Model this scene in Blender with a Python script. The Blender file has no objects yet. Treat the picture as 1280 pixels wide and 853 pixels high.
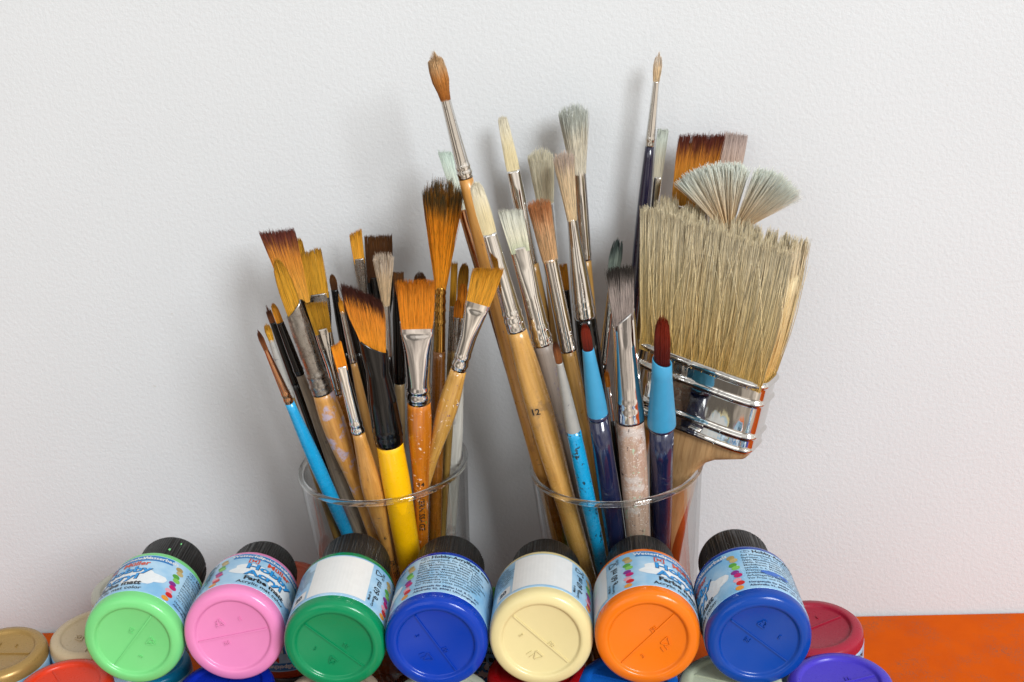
import bpy, math, random
import numpy as np
from mathutils import Matrix, Vector

random.seed(7)
RNG = np.random.default_rng(11)
scene = bpy.context.scene
COL = scene.collection

# ------------------------------------------------------------------ camera
FPX, PITCH, ROLL, YAW = 1680.2, .3787, -.0882, -.1195
CAM = np.array([0.0, -.6021, .4015])
_cy, _sy, _cp, _sp = math.cos(YAW), math.sin(YAW), math.cos(PITCH), math.sin(PITCH)
FW = np.array([_sy * _cp, _cy * _cp, -_sp])
_r = np.array([_cy, -_sy, 0.0]); _u = np.cross(_r, FW)
RT = math.cos(ROLL) * _r + math.sin(ROLL) * _u
UP = -math.sin(ROLL) * _r + math.cos(ROLL) * _u
cam = bpy.data.cameras.new('camera'); cam_o = bpy.data.objects.new('camera', cam); COL.objects.link(cam_o)
cam.sensor_width = 36; cam.sensor_fit = 'HORIZONTAL'; cam.lens = FPX / 1280 * 36
cam.clip_start = .01; cam.clip_end = 50
cam_o.matrix_world = Matrix(((RT[0], UP[0], -FW[0], CAM[0]), (RT[1], UP[1], -FW[1], CAM[1]), (RT[2], UP[2], -FW[2], CAM[2]), (0, 0, 0, 1)))
scene.camera = cam_o
# the lens is stopped down: almost everything is sharp
cam.dof.use_dof = True; cam.dof.focus_distance = .60; cam.dof.aperture_fstop = 40

# ------------------------------------------------------------------ world and light
world = bpy.data.worlds.new('World'); scene.world = world; world.use_nodes = True
wn = world.node_tree; bg = wn.nodes['Background']
tc = wn.nodes.new('ShaderNodeTexCoord'); sx = wn.nodes.new('ShaderNodeSeparateXYZ'); wr = wn.nodes.new('ShaderNodeValToRGB')
mp = wn.nodes.new('ShaderNodeMapRange'); mp.inputs['From Min'].default_value = -1; mp.inputs['From Max'].default_value = 1
wn.links.new(tc.outputs['Generated'], sx.inputs[0]); wn.links.new(sx.outputs['Z'], mp.inputs['Value'])
wn.links.new(mp.outputs[0], wr.inputs[0])
mx_ = wn.nodes.new('ShaderNodeMapRange'); mx_.interpolation_type = 'SMOOTHSTEP'; mx_.inputs['From Min'].default_value = -1; mx_.inputs['From Max'].default_value = 1
mx_.inputs['To Min'].default_value = .62; mx_.inputs['To Max'].default_value = 1.3
wm = wn.nodes.new('ShaderNodeVectorMath'); wm.operation = 'SCALE'
wn.links.new(sx.outputs['X'], mx_.inputs['Value']); wn.links.new(wr.outputs[0], wm.inputs[0]); wn.links.new(mx_.outputs[0], wm.inputs['Scale'])
# noise added to the unseen room's light, so metal and gloss reflections vary
wz = wn.nodes.new('ShaderNodeTexNoise'); wz.inputs['Scale'].default_value = 2.3; wz.inputs['Detail'].default_value = 3
wc = wn.nodes.new('ShaderNodeMapRange'); wc.inputs['From Min'].default_value = .36; wc.inputs['From Max'].default_value = .64; wc.inputs['To Min'].default_value = .30; wc.inputs['To Max'].default_value = 1.65
wv = wn.nodes.new('ShaderNodeVectorMath'); wv.operation = 'SCALE'
wn.links.new(tc.outputs['Generated'], wz.inputs['Vector']); wn.links.new(wz.outputs['Fac'], wc.inputs['Value']); wn.links.new(wm.outputs[0], wv.inputs[0]); wn.links.new(wc.outputs[0], wv.inputs['Scale'])
wn.links.new(wv.outputs[0], bg.inputs['Color'])
wr.color_ramp.elements[0].position = .30; wr.color_ramp.elements[0].color = (.80, .69, .58, 1)
e_ = wr.color_ramp.elements.new(.52); e_.color = (.68, .62, .55, 1)
wr.color_ramp.elements[-1].position = .80; wr.color_ramp.elements[-1].color = (.56, .55, .53, 1)
bg.inputs['Strength'].default_value = 1.0

def area(name, loc, target, sx_, sy_, power, color):
    l = bpy.data.lights.new(name, 'AREA'); l.shape = 'RECTANGLE'; l.size = sx_; l.size_y = sy_; l.energy = power; l.color = color
    o = bpy.data.objects.new(name, l); COL.objects.link(o); o.location = loc
    o.rotation_euler = (Vector(target) - Vector(loc)).to_track_quat('-Z', 'Y').to_euler()
    return o
# the window that lights the table from the right, above and in front
area('window_light', (2.05, -2.85, 2.2), (-.05, -.05, .12), 1.3, 1.5, 164, (.93, .972, 1.0))
# a second, dimmer window behind the viewer to the left
area('far_window_light', (-1.15, -3.1, 1.5), (-.05, -.05, .14), 1.8, 1.8, 14, (.98, .98, .97))

scene.view_settings.view_transform = 'Standard'; scene.view_settings.look = 'None'
scene.view_settings.exposure = .19; scene.view_settings.gamma = 1
scene.cycles.use_denoising = True
scene.cycles.max_bounces = 14; scene.cycles.diffuse_bounces = 8; scene.cycles.glossy_bounces = 6; scene.cycles.transmission_bounces = 12; scene.cycles.transparent_max_bounces = 16

# ------------------------------------------------------------------ helpers: rays
def ray(px, py):
    d = FW + RT * (px - 640) / FPX - UP * (py - 426.5) / FPX
    return d
def at_y(px, py, y):
    d = ray(px, py); return CAM + d * ((y - CAM[1]) / d[1])
def at_z(px, py, z):
    d = ray(px, py); return CAM + d * ((z - CAM[2]) / d[2])
def proj(P):
    d = P - CAM; z = d @ FW
    return 640 + FPX * (d @ RT) / z, 426.5 - FPX * (d @ UP) / z, z
def unit(v): return v / np.linalg.norm(v)

# ------------------------------------------------------------------ helpers: materials
def lin(h):
    h = h.lstrip('#'); c = [int(h[i:i + 2], 16) / 255 for i in (0, 2, 4)]
    return tuple(x / 12.92 if x <= .04045 else ((x + .055) / 1.055) ** 2.4 for x in c) + (1.0,)
MATS = {}
def new_mat(name):
    m = bpy.data.materials.new(name); m.use_nodes = True
    nt = m.node_tree; return m, nt, nt.nodes['Principled BSDF'], nt.nodes.new, nt.links.new
def noise(nt, vec, scale, detail=4, rough=.6, dist=0):
    n = nt.nodes.new('ShaderNodeTexNoise'); n.inputs['Scale'].default_value = scale; n.inputs['Detail'].default_value = detail
    n.inputs['Roughness'].default_value = rough; n.inputs['Distortion'].default_value = dist
    if vec is not None: nt.links.new(vec, n.inputs['Vector'])
    return n
def objco(nt, sc=(1, 1, 1)):
    t = nt.nodes.new('ShaderNodeTexCoord'); m = nt.nodes.new('ShaderNodeMapping'); m.inputs['Scale'].default_value = sc
    oi = nt.nodes.new('ShaderNodeObjectInfo'); cb = nt.nodes.new('ShaderNodeCombineXYZ')
    ml = nt.nodes.new('ShaderNodeMath'); ml.operation = 'MULTIPLY'; ml.inputs[1].default_value = 37
    nt.links.new(oi.outputs['Random'], ml.inputs[0])
    for i in range(3): nt.links.new(ml.outputs[0], cb.inputs[i])
    nt.links.new(t.outputs['Object'], m.inputs['Vector']); nt.links.new(cb.outputs[0], m.inputs['Location'])
    return m.outputs[0]
def ramp(nt, fac, stops, interp='LINEAR'):
    r = nt.nodes.new('ShaderNodeValToRGB'); r.color_ramp.interpolation = interp
    e = r.color_ramp.elements
    while len(e) < len(stops): e.new(.5)
    for k, (p, c) in enumerate(stops): e[k].position = p; e[k].color = c if len(c) == 4 else tuple(c) + (1,)
    nt.links.new(fac, r.inputs[0]); return r.outputs[0]
def mix(nt, fac, a, b, mode='MIX'):
    m = nt.nodes.new('ShaderNodeMix'); m.data_type = 'RGBA'; m.blend_type = mode
    for s, v in ((m.inputs[0], fac), (m.inputs[6], a), (m.inputs[7], b)):
        if hasattr(v, 'is_output'): nt.links.new(v, s)
        else: s.default_value = v
    return m.outputs[2]
def bump(nt, h, strength, dist, bs):
    b = nt.nodes.new('ShaderNodeBump'); b.inputs['Strength'].default_value = strength; b.inputs['Distance'].default_value = dist
    nt.links.new(h, b.inputs['Height']); nt.links.new(b.outputs[0], bs.inputs['Normal'])
G = lambda v: (v, v, v, 1)

def plain(name, col, rough=.4, metal=0, coat=0, sss=0, var=.10, spec=.5, wear=None, tone=1.0):
    if name in MATS: return MATS[name]
    m, nt, bs, N, L = new_mat(name)
    v = objco(nt)
    n = noise(nt, v, 260, 5)
    c = mix(nt, 1.0, tuple(x * tone for x in lin(col)[:3]) + (1,), ramp(nt, n.outputs['Fac'], [(.3, G(1 - var)), (.7, G(1 + var * .4))]), 'MULTIPLY')
    if wear:
        n2 = noise(nt, v, wear[1], 6, .7); c = mix(nt, ramp(nt, n2.outputs['Fac'], [(wear[2], G(0)), (wear[2] + .04, G(1))]), c, lin(wear[0]))
    L(c, bs.inputs['Base Color'])
    L(ramp(nt, noise(nt, v, 500, 4).outputs['Fac'], [(.3, G(max(0, rough - .07))), (.7, G(rough + .1))]), bs.inputs['Roughness'])
    bs.inputs['Metallic'].default_value = metal; bs.inputs['Coat Weight'].default_value = coat; bs.inputs['Coat Roughness'].default_value = .12
    bs.inputs['Specular IOR Level'].default_value = spec
    if sss:
        bs.inputs['Subsurface Weight'].default_value = sss; bs.inputs['Subsurface Scale'].default_value = .003
    MATS[name] = m; return m

def metal(name, col='#c9c6c2', rough=.16, grime='#5d564e', amount=.62):
    if name in MATS: return MATS[name]
    m, nt, bs, N, L = new_mat(name)
    v = objco(nt, (1, 1, .35)); v2 = objco(nt)
    g = noise(nt, v2, 330, 6, .7)
    gm = ramp(nt, g.outputs['Fac'], [(amount, G(0)), (amount + .1, G(1))])
    c = mix(nt, gm, lin(col), lin(grime))
    c = mix(nt, 1.0, c, ramp(nt, noise(nt, objco(nt, (1, 1, .06)), 700, 4, .7).outputs['Fac'], [(.32, G(.9)), (.55, G(1))]), 'MULTIPLY'); L(c, bs.inputs['Base Color'])
    bs.inputs['Metallic'].default_value = 1
    r = ramp(nt, noise(nt, v, 900, 5, .7).outputs['Fac'], [(.3, G(rough * .5)), (.75, G(rough * 1.2))])
    r2 = mix(nt, gm, r, G(.5)); L(r2, bs.inputs['Roughness'])
    bump(nt, noise(nt, v, 150, 2).outputs['Fac'], .3, .0008, bs)
    MATS[name] = m; return m

def wood(name, c1, c2, gloss=.35, stain=None, coat=.35, spot=None):
    if name in MATS: return MATS[name]
    m, nt, bs, N, L = new_mat(name)
    v = objco(nt, (1, 1, .05)); w = objco(nt)
    g = noise(nt, v, 900, 6, .65, .4); g2 = noise(nt, v, 260, 3)
    c = ramp(nt, g.outputs['Fac'], [(.3, lin(c2)), (.62, lin(c1))])
    c = mix(nt, 1.0, c, ramp(nt, g2.outputs['Fac'], [(.3, G(.72)), (.7, G(1.06))]), 'MULTIPLY')
    if stain:
        s = noise(nt, w, stain[1], 5, .65)
        c = mix(nt, ramp(nt, s.outputs['Fac'], [(stain[2], G(0)), (stain[2] + .07, G(1))]), c, lin(stain[0]))
    if spot:
        for k, (sc, ssz, th) in enumerate(spot):
            s = noise(nt, w, ssz * .55, 5, .68, 1.6 + k)
            c = mix(nt, ramp(nt, s.outputs['Fac'], [(th, G(0)), (th + .015, G(1))]), c, lin(sc))
    L(c, bs.inputs['Base Color'])
    L(ramp(nt, noise(nt, w, 300, 4).outputs['Fac'], [(.3, G(gloss - .1)), (.7, G(gloss + .15))]), bs.inputs['Roughness'])
    bs.inputs['Coat Weight'].default_value = coat; bs.inputs['Coat Roughness'].default_value = .15
    bump(nt, g.outputs['Fac'], .18, .0003, bs)
    MATS[name] = m; return m

def hair(name, base, tip, band=(.55, .9), mid=None, dirt=None, rough=.42, var=.45):
    """pigment along the hair (attribute ht: 0 root to 1 tip) and from hair to hair (attribute hr)"""
    if name in MATS: return MATS[name]
    m, nt, bs, N, L = new_mat(name)
    a = N('ShaderNodeAttribute'); a.attribute_name = 'ht'; b = N('ShaderNodeAttribute'); b.attribute_name = 'hr'
    j = N('ShaderNodeMath'); j.operation = 'MULTIPLY_ADD'; j.inputs[1].default_value = .24; j.inputs[2].default_value = -.12
    L(b.outputs['Fac'], j.inputs[0])
    # a tuft of this colour is made of paler single fibres: light is scattered from hair to hair
    lift = lambda h_: tuple(.78 * v * min(1.35, .94 / max(lin(h_)[:3])) + .22 * (1 - ((1 - v) / (1 + v)) ** 2) for v in lin(h_)[:3]) + (1,)
    s = N('ShaderNodeMath'); s.operation = 'ADD'; L(a.outputs['Fac'], s.inputs[0]); L(j.outputs[0], s.inputs[1])
    st = [(0, lift(base)), (band[0], lift(mid or base)), (band[1], lift(tip))]
    c = ramp(nt, s.outputs[0], st)
    k = N('ShaderNodeMath'); k.operation = 'FRACT'; k2 = N('ShaderNodeMath'); k2.operation = 'MULTIPLY'; k2.inputs[1].default_value = 7.31
    L(b.outputs['Fac'], k2.inputs[0]); L(k2.outputs[0], k.inputs[0])
    c = mix(nt, 1.0, c, ramp(nt, k.outputs[0], [(0, G(1 - var)), (.45, G(.96)), (1, G(1))]), 'MULTIPLY')
    sk = noise(nt, objco(nt, (1, 1, .035)), 2600, 3, .7)
    c = mix(nt, 1.0, c, ramp(nt, sk.outputs['Fac'], [(.34, G(1 - var * 1.1)), (.46, G(.93)), (.6, G(1))]), 'MULTIPLY')  # colour streaks: strand pigment, plus the dark gaps between strands painted in
    if dirt:
        d = noise(nt, objco(nt), dirt[1], 4); c = mix(nt, ramp(nt, d.outputs['Fac'], [(dirt[2], G(0)), (dirt[2] + .1, G(1))]), c, lin(dirt[0]))
    L(c, bs.inputs['Base Color']); bs.inputs['Roughness'].default_value = rough; bs.inputs['Specular IOR Level'].default_value = .45
    bump(nt, sk.outputs['Fac'], .5, .0006, bs)
    tl = N('ShaderNodeBsdfTranslucent'); L(c, tl.inputs['Color']); mx = N('ShaderNodeMixShader'); mx.inputs[0].default_value = .25
    L(bs.outputs[0], mx.inputs[1]); L(tl.outputs[0], mx.inputs[2]); L(mx.outputs[0], nt.nodes['Material Output'].inputs['Surface'])
    MATS[name] = m; return m

def glass_mat(name):
    m, nt, bs, N, L = new_mat(name)
    nt.nodes.remove(bs); out = nt.nodes['Material Output']
    tr = N('ShaderNodeBsdfTransparent'); tr.inputs[0].default_value = (.955, .965, .96, 1)
    gl = N('ShaderNodeBsdfGlossy'); gl.inputs['Roughness'].default_value = .03
    lw = N('ShaderNodeLayerWeight'); lw.inputs['Blend'].default_value = .5
    pw = N('ShaderNodeMath'); pw.operation = 'POWER'; pw.inputs[1].default_value = 2.8; L(lw.outputs['Facing'], pw.inputs[0])
    ma = N('ShaderNodeMath'); ma.operation = 'MULTIPLY_ADD'; ma.inputs[1].default_value = .93; ma.inputs[2].default_value = .03; L(pw.outputs[0], ma.inputs[0])
    mx = N('ShaderNodeMixShader'); L(ma.outputs[0], mx.inputs[0]); L(tr.outputs[0], mx.inputs[1]); L(gl.outputs[0], mx.inputs[2])
    L(mx.outputs[0], out.inputs['Surface']); return m
def bead_mat(name):
    m, nt, bs, N, L = new_mat(name)
    bs.inputs['Base Color'].default_value = (.95, .97, .96, 1); bs.inputs['Roughness'].default_value = .02
    bs.inputs['Transmission Weight'].default_value = 1; bs.inputs['IOR'].default_value = 1.5
    return m

# ------------------------------------------------------------------ helpers: meshes
def mesh_obj(name, V, F, mat, parent=None, smooth=True, attrs=None):
    me = bpy.data.meshes.new(name); V = np.asarray(V, dtype=np.float64)
    if isinstance(F, np.ndarray):
        n, k = F.shape
        me.vertices.add(len(V)); me.vertices.foreach_set('co', V.ravel())
        me.loops.add(n * k); me.loops.foreach_set('vertex_index', F.ravel().astype(np.int32))
        me.polygons.add(n); me.polygons.foreach_set('loop_start', np.arange(0, n * k, k, dtype=np.int32))
        me.update(calc_edges=True)
    else:
        me.from_pydata([tuple(v) for v in V], [], F)
    if smooth: me.polygons.foreach_set('use_smooth', np.ones(len(me.polygons), dtype=bool))
    for k, a in (attrs or {}).items():
        at = me.attributes.new(k, 'FLOAT', 'POINT'); at.data.foreach_set('value', np.asarray(a, dtype=np.float32))
    me.validate(); me.update()
    if mat: me.materials.append(mat)
    o = bpy.data.objects.new(name, me); COL.objects.link(o)
    if parent: o.parent = parent
    return o
def share(name, src, parent):
    o = bpy.data.objects.new(name, src.data); COL.objects.link(o); o.parent = parent; return o
def tag(o, label=None, cat=None, group=None, kind=None):
    for k, v in (('label', label), ('category', cat), ('group', group), ('kind', kind)):
        if v: o[k] = v
    return o
def empty(name, M):
    o = bpy.data.objects.new(name, None); COL.objects.link(o); o.matrix_world = M; o.empty_display_size = .01; return o
def frame(X, Y, Z, P):
    return Matrix(((X[0], Y[0], Z[0], P[0]), (X[1], Y[1], Z[1], P[1]), (X[2], Y[2], Z[2], P[2]), (0, 0, 0, 1)))

def loft(secs, nseg=28, cap0=True, cap1=True):
    """secs: (z, hx, hy, exponent, slant, cx) superellipse rings along z -> verts, faces"""
    V, F = [], []
    th = np.linspace(0, 2 * np.pi, nseg, endpoint=False); c, s = np.cos(th), np.sin(th)
    for sec in secs:
        z, hx, hy = sec[:3]; e = sec[3] if len(sec) > 3 else 2; sl = sec[4] if len(sec) > 4 else 0; cx = sec[5] if len(sec) > 5 else 0
        x = np.sign(c) * np.abs(c) ** (2 / e); y = np.sign(s) * np.abs(s) ** (2 / e)
        for a, b in zip(x, y): V.append((cx + a * hx, b * hy, z + sl * a))
    for k in range(len(secs) - 1):
        for i in range(nseg):
            j = (i + 1) % nseg; F.append((k * nseg + i, k * nseg + j, (k + 1) * nseg + j, (k + 1) * nseg + i))
    if cap0: F.append(tuple(reversed(range(nseg))))
    if cap1: F.append(tuple(range((len(secs) - 1) * nseg, len(secs) * nseg)))
    return V, F
def lathe(prof, nseg=64, rfun=None):
    V, F = [], []
    for r, z in prof:
        for i in range(nseg):
            t = 2 * math.pi * i / nseg; rr = r * (rfun(t, r, z) if rfun else 1)
            V.append((rr * math.sin(t), -rr * math.cos(t), z))
    for k in range(len(prof) - 1):
        for i in range(nseg):
            j = (i + 1) % nseg; F.append((k * nseg + i, k * nseg + j, (k + 1) * nseg + j, (k + 1) * nseg + i))
    return V, F
def box(V, F, c, h, R=None):
    b = len(V)
    for sx in (-1, 1):
        for sy in (-1, 1):
            for sz in (-1, 1):
                p = np.array([sx * h[0], sy * h[1], sz * h[2]]); p = (R @ p if R is not None else p) + np.array(c); V.append(tuple(p))
    for f in ((0, 1, 3, 2), (4, 6, 7, 5), (0, 4, 5, 1), (2, 3, 7, 6), (0, 2, 6, 4), (1, 5, 7, 3)): F.append(tuple(b + i for i in f))

def text2d(s, size, bold=0.0, align='CENTER', shear=0, ext=0):
    cu = bpy.data.curves.new('t', 'FONT'); cu.body = s; cu.size = size; cu.align_x = align; cu.align_y = 'CENTER'
    cu.resolution_u = 2; cu.offset = bold; cu.shear = shear; cu.extrude = ext
    o = bpy.data.objects.new('t', cu); me = bpy.data.meshes.new_from_object(o)
    V = [tuple(v.co) for v in me.vertices]; F = [tuple(p.vertices) for p in me.polygons]
    bpy.data.objects.remove(o); bpy.data.curves.remove(cu); bpy.data.meshes.remove(me)
    return V, F

# ------------------------------------------------------------------ the setting: wall and tabletop
def wall_mat():
    m, nt, bs, N, L = new_mat('white_plaster')
    t = N('ShaderNodeTexCoord').outputs['Object']
    n1 = noise(nt, t, 520, 3, .55); n2 = noise(nt, t, 1700, 2, .5); n3 = noise(nt, t, 6, 3)
    sp = noise(nt, t, 190, 1, .4)
    c = mix(nt, 1.0, lin('#c3c5c7'), ramp(nt, n3.outputs['Fac'], [(.3, G(.965)), (.7, G(1))]), 'MULTIPLY')
    c = mix(nt, ramp(nt, sp.outputs['Fac'], [(.815, G(0)), (.83, G(.35))]), c, lin('#a89f92'))
    L(c, bs.inputs['Base Color']); bs.inputs['Roughness'].default_value = .75; bs.inputs['Specular IOR Level'].default_value = .25
    ad = N('ShaderNodeMath'); ad.operation = 'MULTIPLY_ADD'; ad.inputs[1].default_value = .3
    L(n2.outputs['Fac'], ad.inputs[0]); L(n1.outputs['Fac'], ad.inputs[2])
    bump(nt, ad.outputs[0], .26, .0010, bs)
    return m
V, F = [], []; box(V, F, (0, .06, .45), (1.3, .06, 1.0))
tag(mesh_obj('wall', V, F, wall_mat(), smooth=False), kind='structure')

def table_mat():
    m, nt, bs, N, L = new_mat('orange_worn_paint')
    t = N('ShaderNodeTexCoord').outputs['Object']
    pat = noise(nt, t, 34, 4, .7); fine = noise(nt, t, 1000, 4, .75, 1.5); tone = noise(nt, t, 40, 4)
    c = ramp(nt, tone.outputs['Fac'], [(.3, lin('#ba4902')), (.7, lin('#c65204'))])
    mm = N('ShaderNodeMath'); mm.operation = 'MULTIPLY'
    L(ramp(nt, pat.outputs['Fac'], [(.47, G(0)), (.64, G(1))]), mm.inputs[0]); L(ramp(nt, fine.outputs['Fac'], [(.50, G(0)), (.58, G(1))]), mm.inputs[1])
    c = mix(nt, mm.outputs[0], c, lin('#8c5238')); L(c, bs.inputs['Base Color'])
    bs.inputs['Specular IOR Level'].default_value = .06
    L(ramp(nt, tone.outputs['Fac'], [(.3, G(.5)), (.7, G(.65))]), bs.inputs['Roughness'])
    bump(nt, fine.outputs['Fac'], .25, .0004, bs); return m
V, F = [], []; box(V, F, (-.04, -.117, -.015), (.50, .115, .015))
tag(mesh_obj('tabletop', V, F, table_mat(), smooth=False), kind='structure')

# ------------------------------------------------------------------ glass tumblers
GL = dict(L=dict(c=at_z(481.5, 583.5, .1190), h=.1190), R=dict(c=at_z(772.0, 586.0, .1150), h=.1150))
GL['L']['c'] = np.array([-.1331, -.0436]); GL['R']['c'] = np.array([-.0237, -.0440])
RIM_R, BOT_R, WALL_T, FLOOR_T = .0398, .0318, .0016, .006
def glass_r(h, z): return BOT_R + (RIM_R - BOT_R) * z / h
gm, bm_ = glass_mat('clear_glass'), bead_mat('thick_glass')
for key, lab in (('L', 'clear tapered glass tumbler crowded with small flat and round brushes'), ('R', 'clear tapered glass tumbler holding long brushes and the wide bristle brush')):
    c, h = GL[key]['c'], GL[key]['h']
    root = empty('glass_tumbler', Matrix.Translation((c[0], c[1], 0.0006)))
    tag(root, lab, 'glass', 'glass tumblers used as brush holders')
    prof = [(BOT_R - .003, .0004), (BOT_R, .003)] + [(glass_r(h, z), z) for z in np.linspace(.008, h - .0022, 14)]
    prof2 = [(glass_r(h, z) - WALL_T, z) for z in np.linspace(h - .0022, .012, 14)] + [(BOT_R - .006, FLOOR_T), (0.0001, FLOOR_T)]
    V, F = lathe(prof, 96); V2, F2 = lathe(prof2, 96)
    mesh_obj('side', V + V2, F + [tuple(len(V) + i for i in f) for f in F2], gm, root)
    rr = glass_r(h, h) - .0008
    V, F = lathe([(rr + .00130 * math.cos(a), h - .0012 + .0014 * math.sin(a)) for a in np.linspace(0, 2 * math.pi, 15)], 128)
    mesh_obj('rim', V, F, bm_, root)
    V, F = lathe([(.0001, .0005), (BOT_R - .004, .0005), (BOT_R - .0025, .003), (BOT_R - .0075, FLOOR_T - .0004), (.0001, FLOOR_T - .0004)], 64)
    mesh_obj('base', V, F, bm_, root)

# ------------------------------------------------------------------ paint jars
JR, JL = .0212, .066
LAB0, LAB1 = .0058, .0362
body_prof = [(.00005, .0015), (.0150, .0015), (.0155, .0013), (.01585, .0006), (.0163, .0001), (.0172, .0), (.0196, .0004), (.0206, .0014), (.0210, .0027),
             (.0212, .0046), (.0212, .02), (.0212, .0372), (.02105, .0386), (.0205, .0399), (.0194, .0412), (.0175, .0424), (.0152, .0432), (.0140, .0438), (.0138, .0462)]
def smooth_prof(p): return p
BODY = lathe(body_prof, 80)
def cap_r(t, r, z): return 1.0 + (.024 * (1 if (int(t / (2 * math.pi) * 270) % 3) else -1) if .0465 < z < .0640 and r > .0145 else 0)
CAP = lathe([(.0136, .0446), (.0146, .0448), (.0150, .0455), (.0150, .0466), (.0152, .0470), (.0152, .0560), (.0152, .0635), (.0150, .0643), (.0147, .0655), (.0140, .0660), (.00005, .0660)], 270, cap_r)
blk = plain('black_cap_plastic', '#1b1a19', .38, var=.3, wear=('#6a6660', 900, .70))
def cyl_map(V2, u0, s0, lift):   # millimetres on the label -> jar coordinates
    R = JR + lift; out = []
    for v in V2:
        t = (u0 + v[0]) / 1000 / JR; out.append((R * math.sin(t), -R * math.cos(t), (s0 + v[1]) / 1000))
    return out
def label_bg():
    m, nt, bs, N, L = new_mat('label_print_blue')
    v = objco(nt); n = noise(nt, v, 55, 3)
    L(ramp(nt, n.outputs['Fac'], [(.35, lin('#74a8cc')), (.65, lin('#a4c2d6'))]), bs.inputs['Base Color'])
    bs.inputs['Roughness'].default_value = .32; bs.inputs['Coat Weight'].default_value = .25; return m
LBG = label_bg()
INK = {k: plain('ink_' + k, c, .4, var=.04, tone=.72) for k, c in dict(white='#f2f2f0', black='#15171c', blue='#1a7fc6', azure='#2a9ce6', navy='#16305e', red='#dc4a1c', grey='#2f4358',
       tan='#b59a5c', sand='#c9b27a', green='#5aa83e', lime='#8ccf62', purple='#8a2a8e', magenta='#cc0f72', pale='#f0a8b8', scarlet='#d81f22', amber='#eda03a', cloud='#f2f6f8').items()}
LABEL_V, LABEL_F = lathe([(JR - .0004, LAB0), (JR + .00009, LAB0 + .00002), (JR + .00010, LAB0 + .0001), (JR + .00010, LAB0 + .0006), (JR + .00010, .02), (JR + .00010, LAB1 - .0006), (JR + .00010, LAB1 - .0001), (JR + .00009, LAB1 - .00002), (JR - .0004, LAB1)], 96)
PRINT = []          # (name, V, F, material) shared by all jars
def rect(u0, u1, s0, s1, lift, mat, name, n=14, skew=0):
    V = []; F = []
    for i in range(n + 1):
        u = u0 + (u1 - u0) * i / n; V += cyl_map([(u, s0), (u + skew, s1)], 0, 0, lift)
    for i in range(n): F.append((2 * i, 2 * i + 2, 2 * i + 3, 2 * i + 1))
    PRINT.append((name, V, F, mat))
def words(parts, name):
    """several words or lines of one ink joined as one piece of print"""
    V, F = [], []
    for (s, u, sp, size, bold, al, lift, rot) in parts:
        v2, f2 = text2d(s, size, bold * size, al)
        if rot: v2 = [(-y, x) for x, y, *_ in v2] if rot == 1 else [(x * 1.28, y) for x, y, *_ in v2]
        b = len(V); V += cyl_map(v2, u, sp, lift); F += [tuple(b + i for i in f) for f in f2]
    return name, V, F
def put(parts, name, ink): n_, V, F = words(parts, name); PRINT.append((n_, V, F, INK[ink]))
def blob(u, s, ru, rs, lift, ink, name, wob=0, n=28):
    V = cyl_map([(0, 0)], u, s, lift); rnd = random.Random(int(u * 10) + 5)
    ph = [rnd.uniform(0, 6.28) for _ in range(4)]
    for i in range(n):
        t = 2 * math.pi * i / n; w = 1 + wob * (math.sin(3 * t + ph[0]) + .7 * math.sin(5 * t + ph[1]) + .5 * math.sin(8 * t + ph[2]))
        V += cyl_map([(ru * w * q / 4 * math.cos(t), rs * w * q / 4 * math.sin(t)) for q in (1, 2, 3, 4)], u, s, lift)
    F = [(0, 1 + 4 * i, 1 + 4 * ((i + 1) % n)) for i in range(n)] + [(1 + 4 * i + q, 2 + 4 * i + q, 2 + 4 * ((i + 1) % n) + q, 1 + 4 * ((i + 1) % n) + q) for i in range(n) for q in range(3)]
    PRINT.append((name, V, F, INK[ink]))
L1, L2, L3 = .00019, .00027, .00034
rect(-18.5, 18.5, 31.4, 35.6, L1, INK['blue'], 'banner', 20)
put([('Wetterfest', -12.2, 33.5, 3.2, .022, 'CENTER', L2, 0), ('Speichelecht', .4, 33.5, 3.2, .022, 'CENTER', L2, 0), ('Wasserbasis', 12.8, 33.5, 3.2, .022, 'CENTER', L2, 0)], 'banner_lettering', 'white')
blob(-8, 20.5, 9.0, 5.4, L1, 'cloud', 'paint_splash', .10); blob(8.5, 18, 9.5, 6.0, L1 + .00002, 'cloud', 'paint_splash', .12)
V, F = [], []
for (u0_, u1_, s0_, s1_) in ((-11, -10.5, 27, 31), (-7, -6.5, 27, 31), (-11, -9.6, 30.6, 31), (-11, -9.6, 27, 27.4), (-7.9, -6.5, 30.6, 31), (-7.9, -6.5, 27, 27.4)):
    b = len(V); V += cyl_map([(u0_, s0_), (u1_, s0_), (u1_, s1_), (u0_, s1_)], 0, 0, L2); F.append((b, b + 1, b + 2, b + 3))
PRINT.append(('emblem_frame', V, F, INK['red'])); put([('M', -8.75, 29, 3.0, .02, 'CENTER', L2, 0)], 'emblem_letter', 'red')
put([('Müller', 3.2, 29.0, 4.7, .03, 'CENTER', L2, 0)], 'brand_lettering', 'red')
put([('Hobby', .12, 23.6, 6.4, .05, 'CENTER', L2, 2), ('Acryl', -1.38, 17.7, 6.4, .05, 'CENTER', L2, 2)], 'title_outline', 'navy')
put([('Hobby', 0, 23.7, 6.4, .026, 'CENTER', L3, 2), ('Acryl', -1.5, 17.8, 6.4, .026, 'CENTER', L3, 2)], 'title_lettering', 'azure')
put([('Farbe matt', 0, 12.6, 4.5, .04, 'CENTER', L2, 0)], 'subtitle_lettering', 'black')
put([('Acrylic mat color', -.5, 8.6, 3.3, .015, 'CENTER', L2, 0)], 'caption_lettering', 'black')
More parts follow.
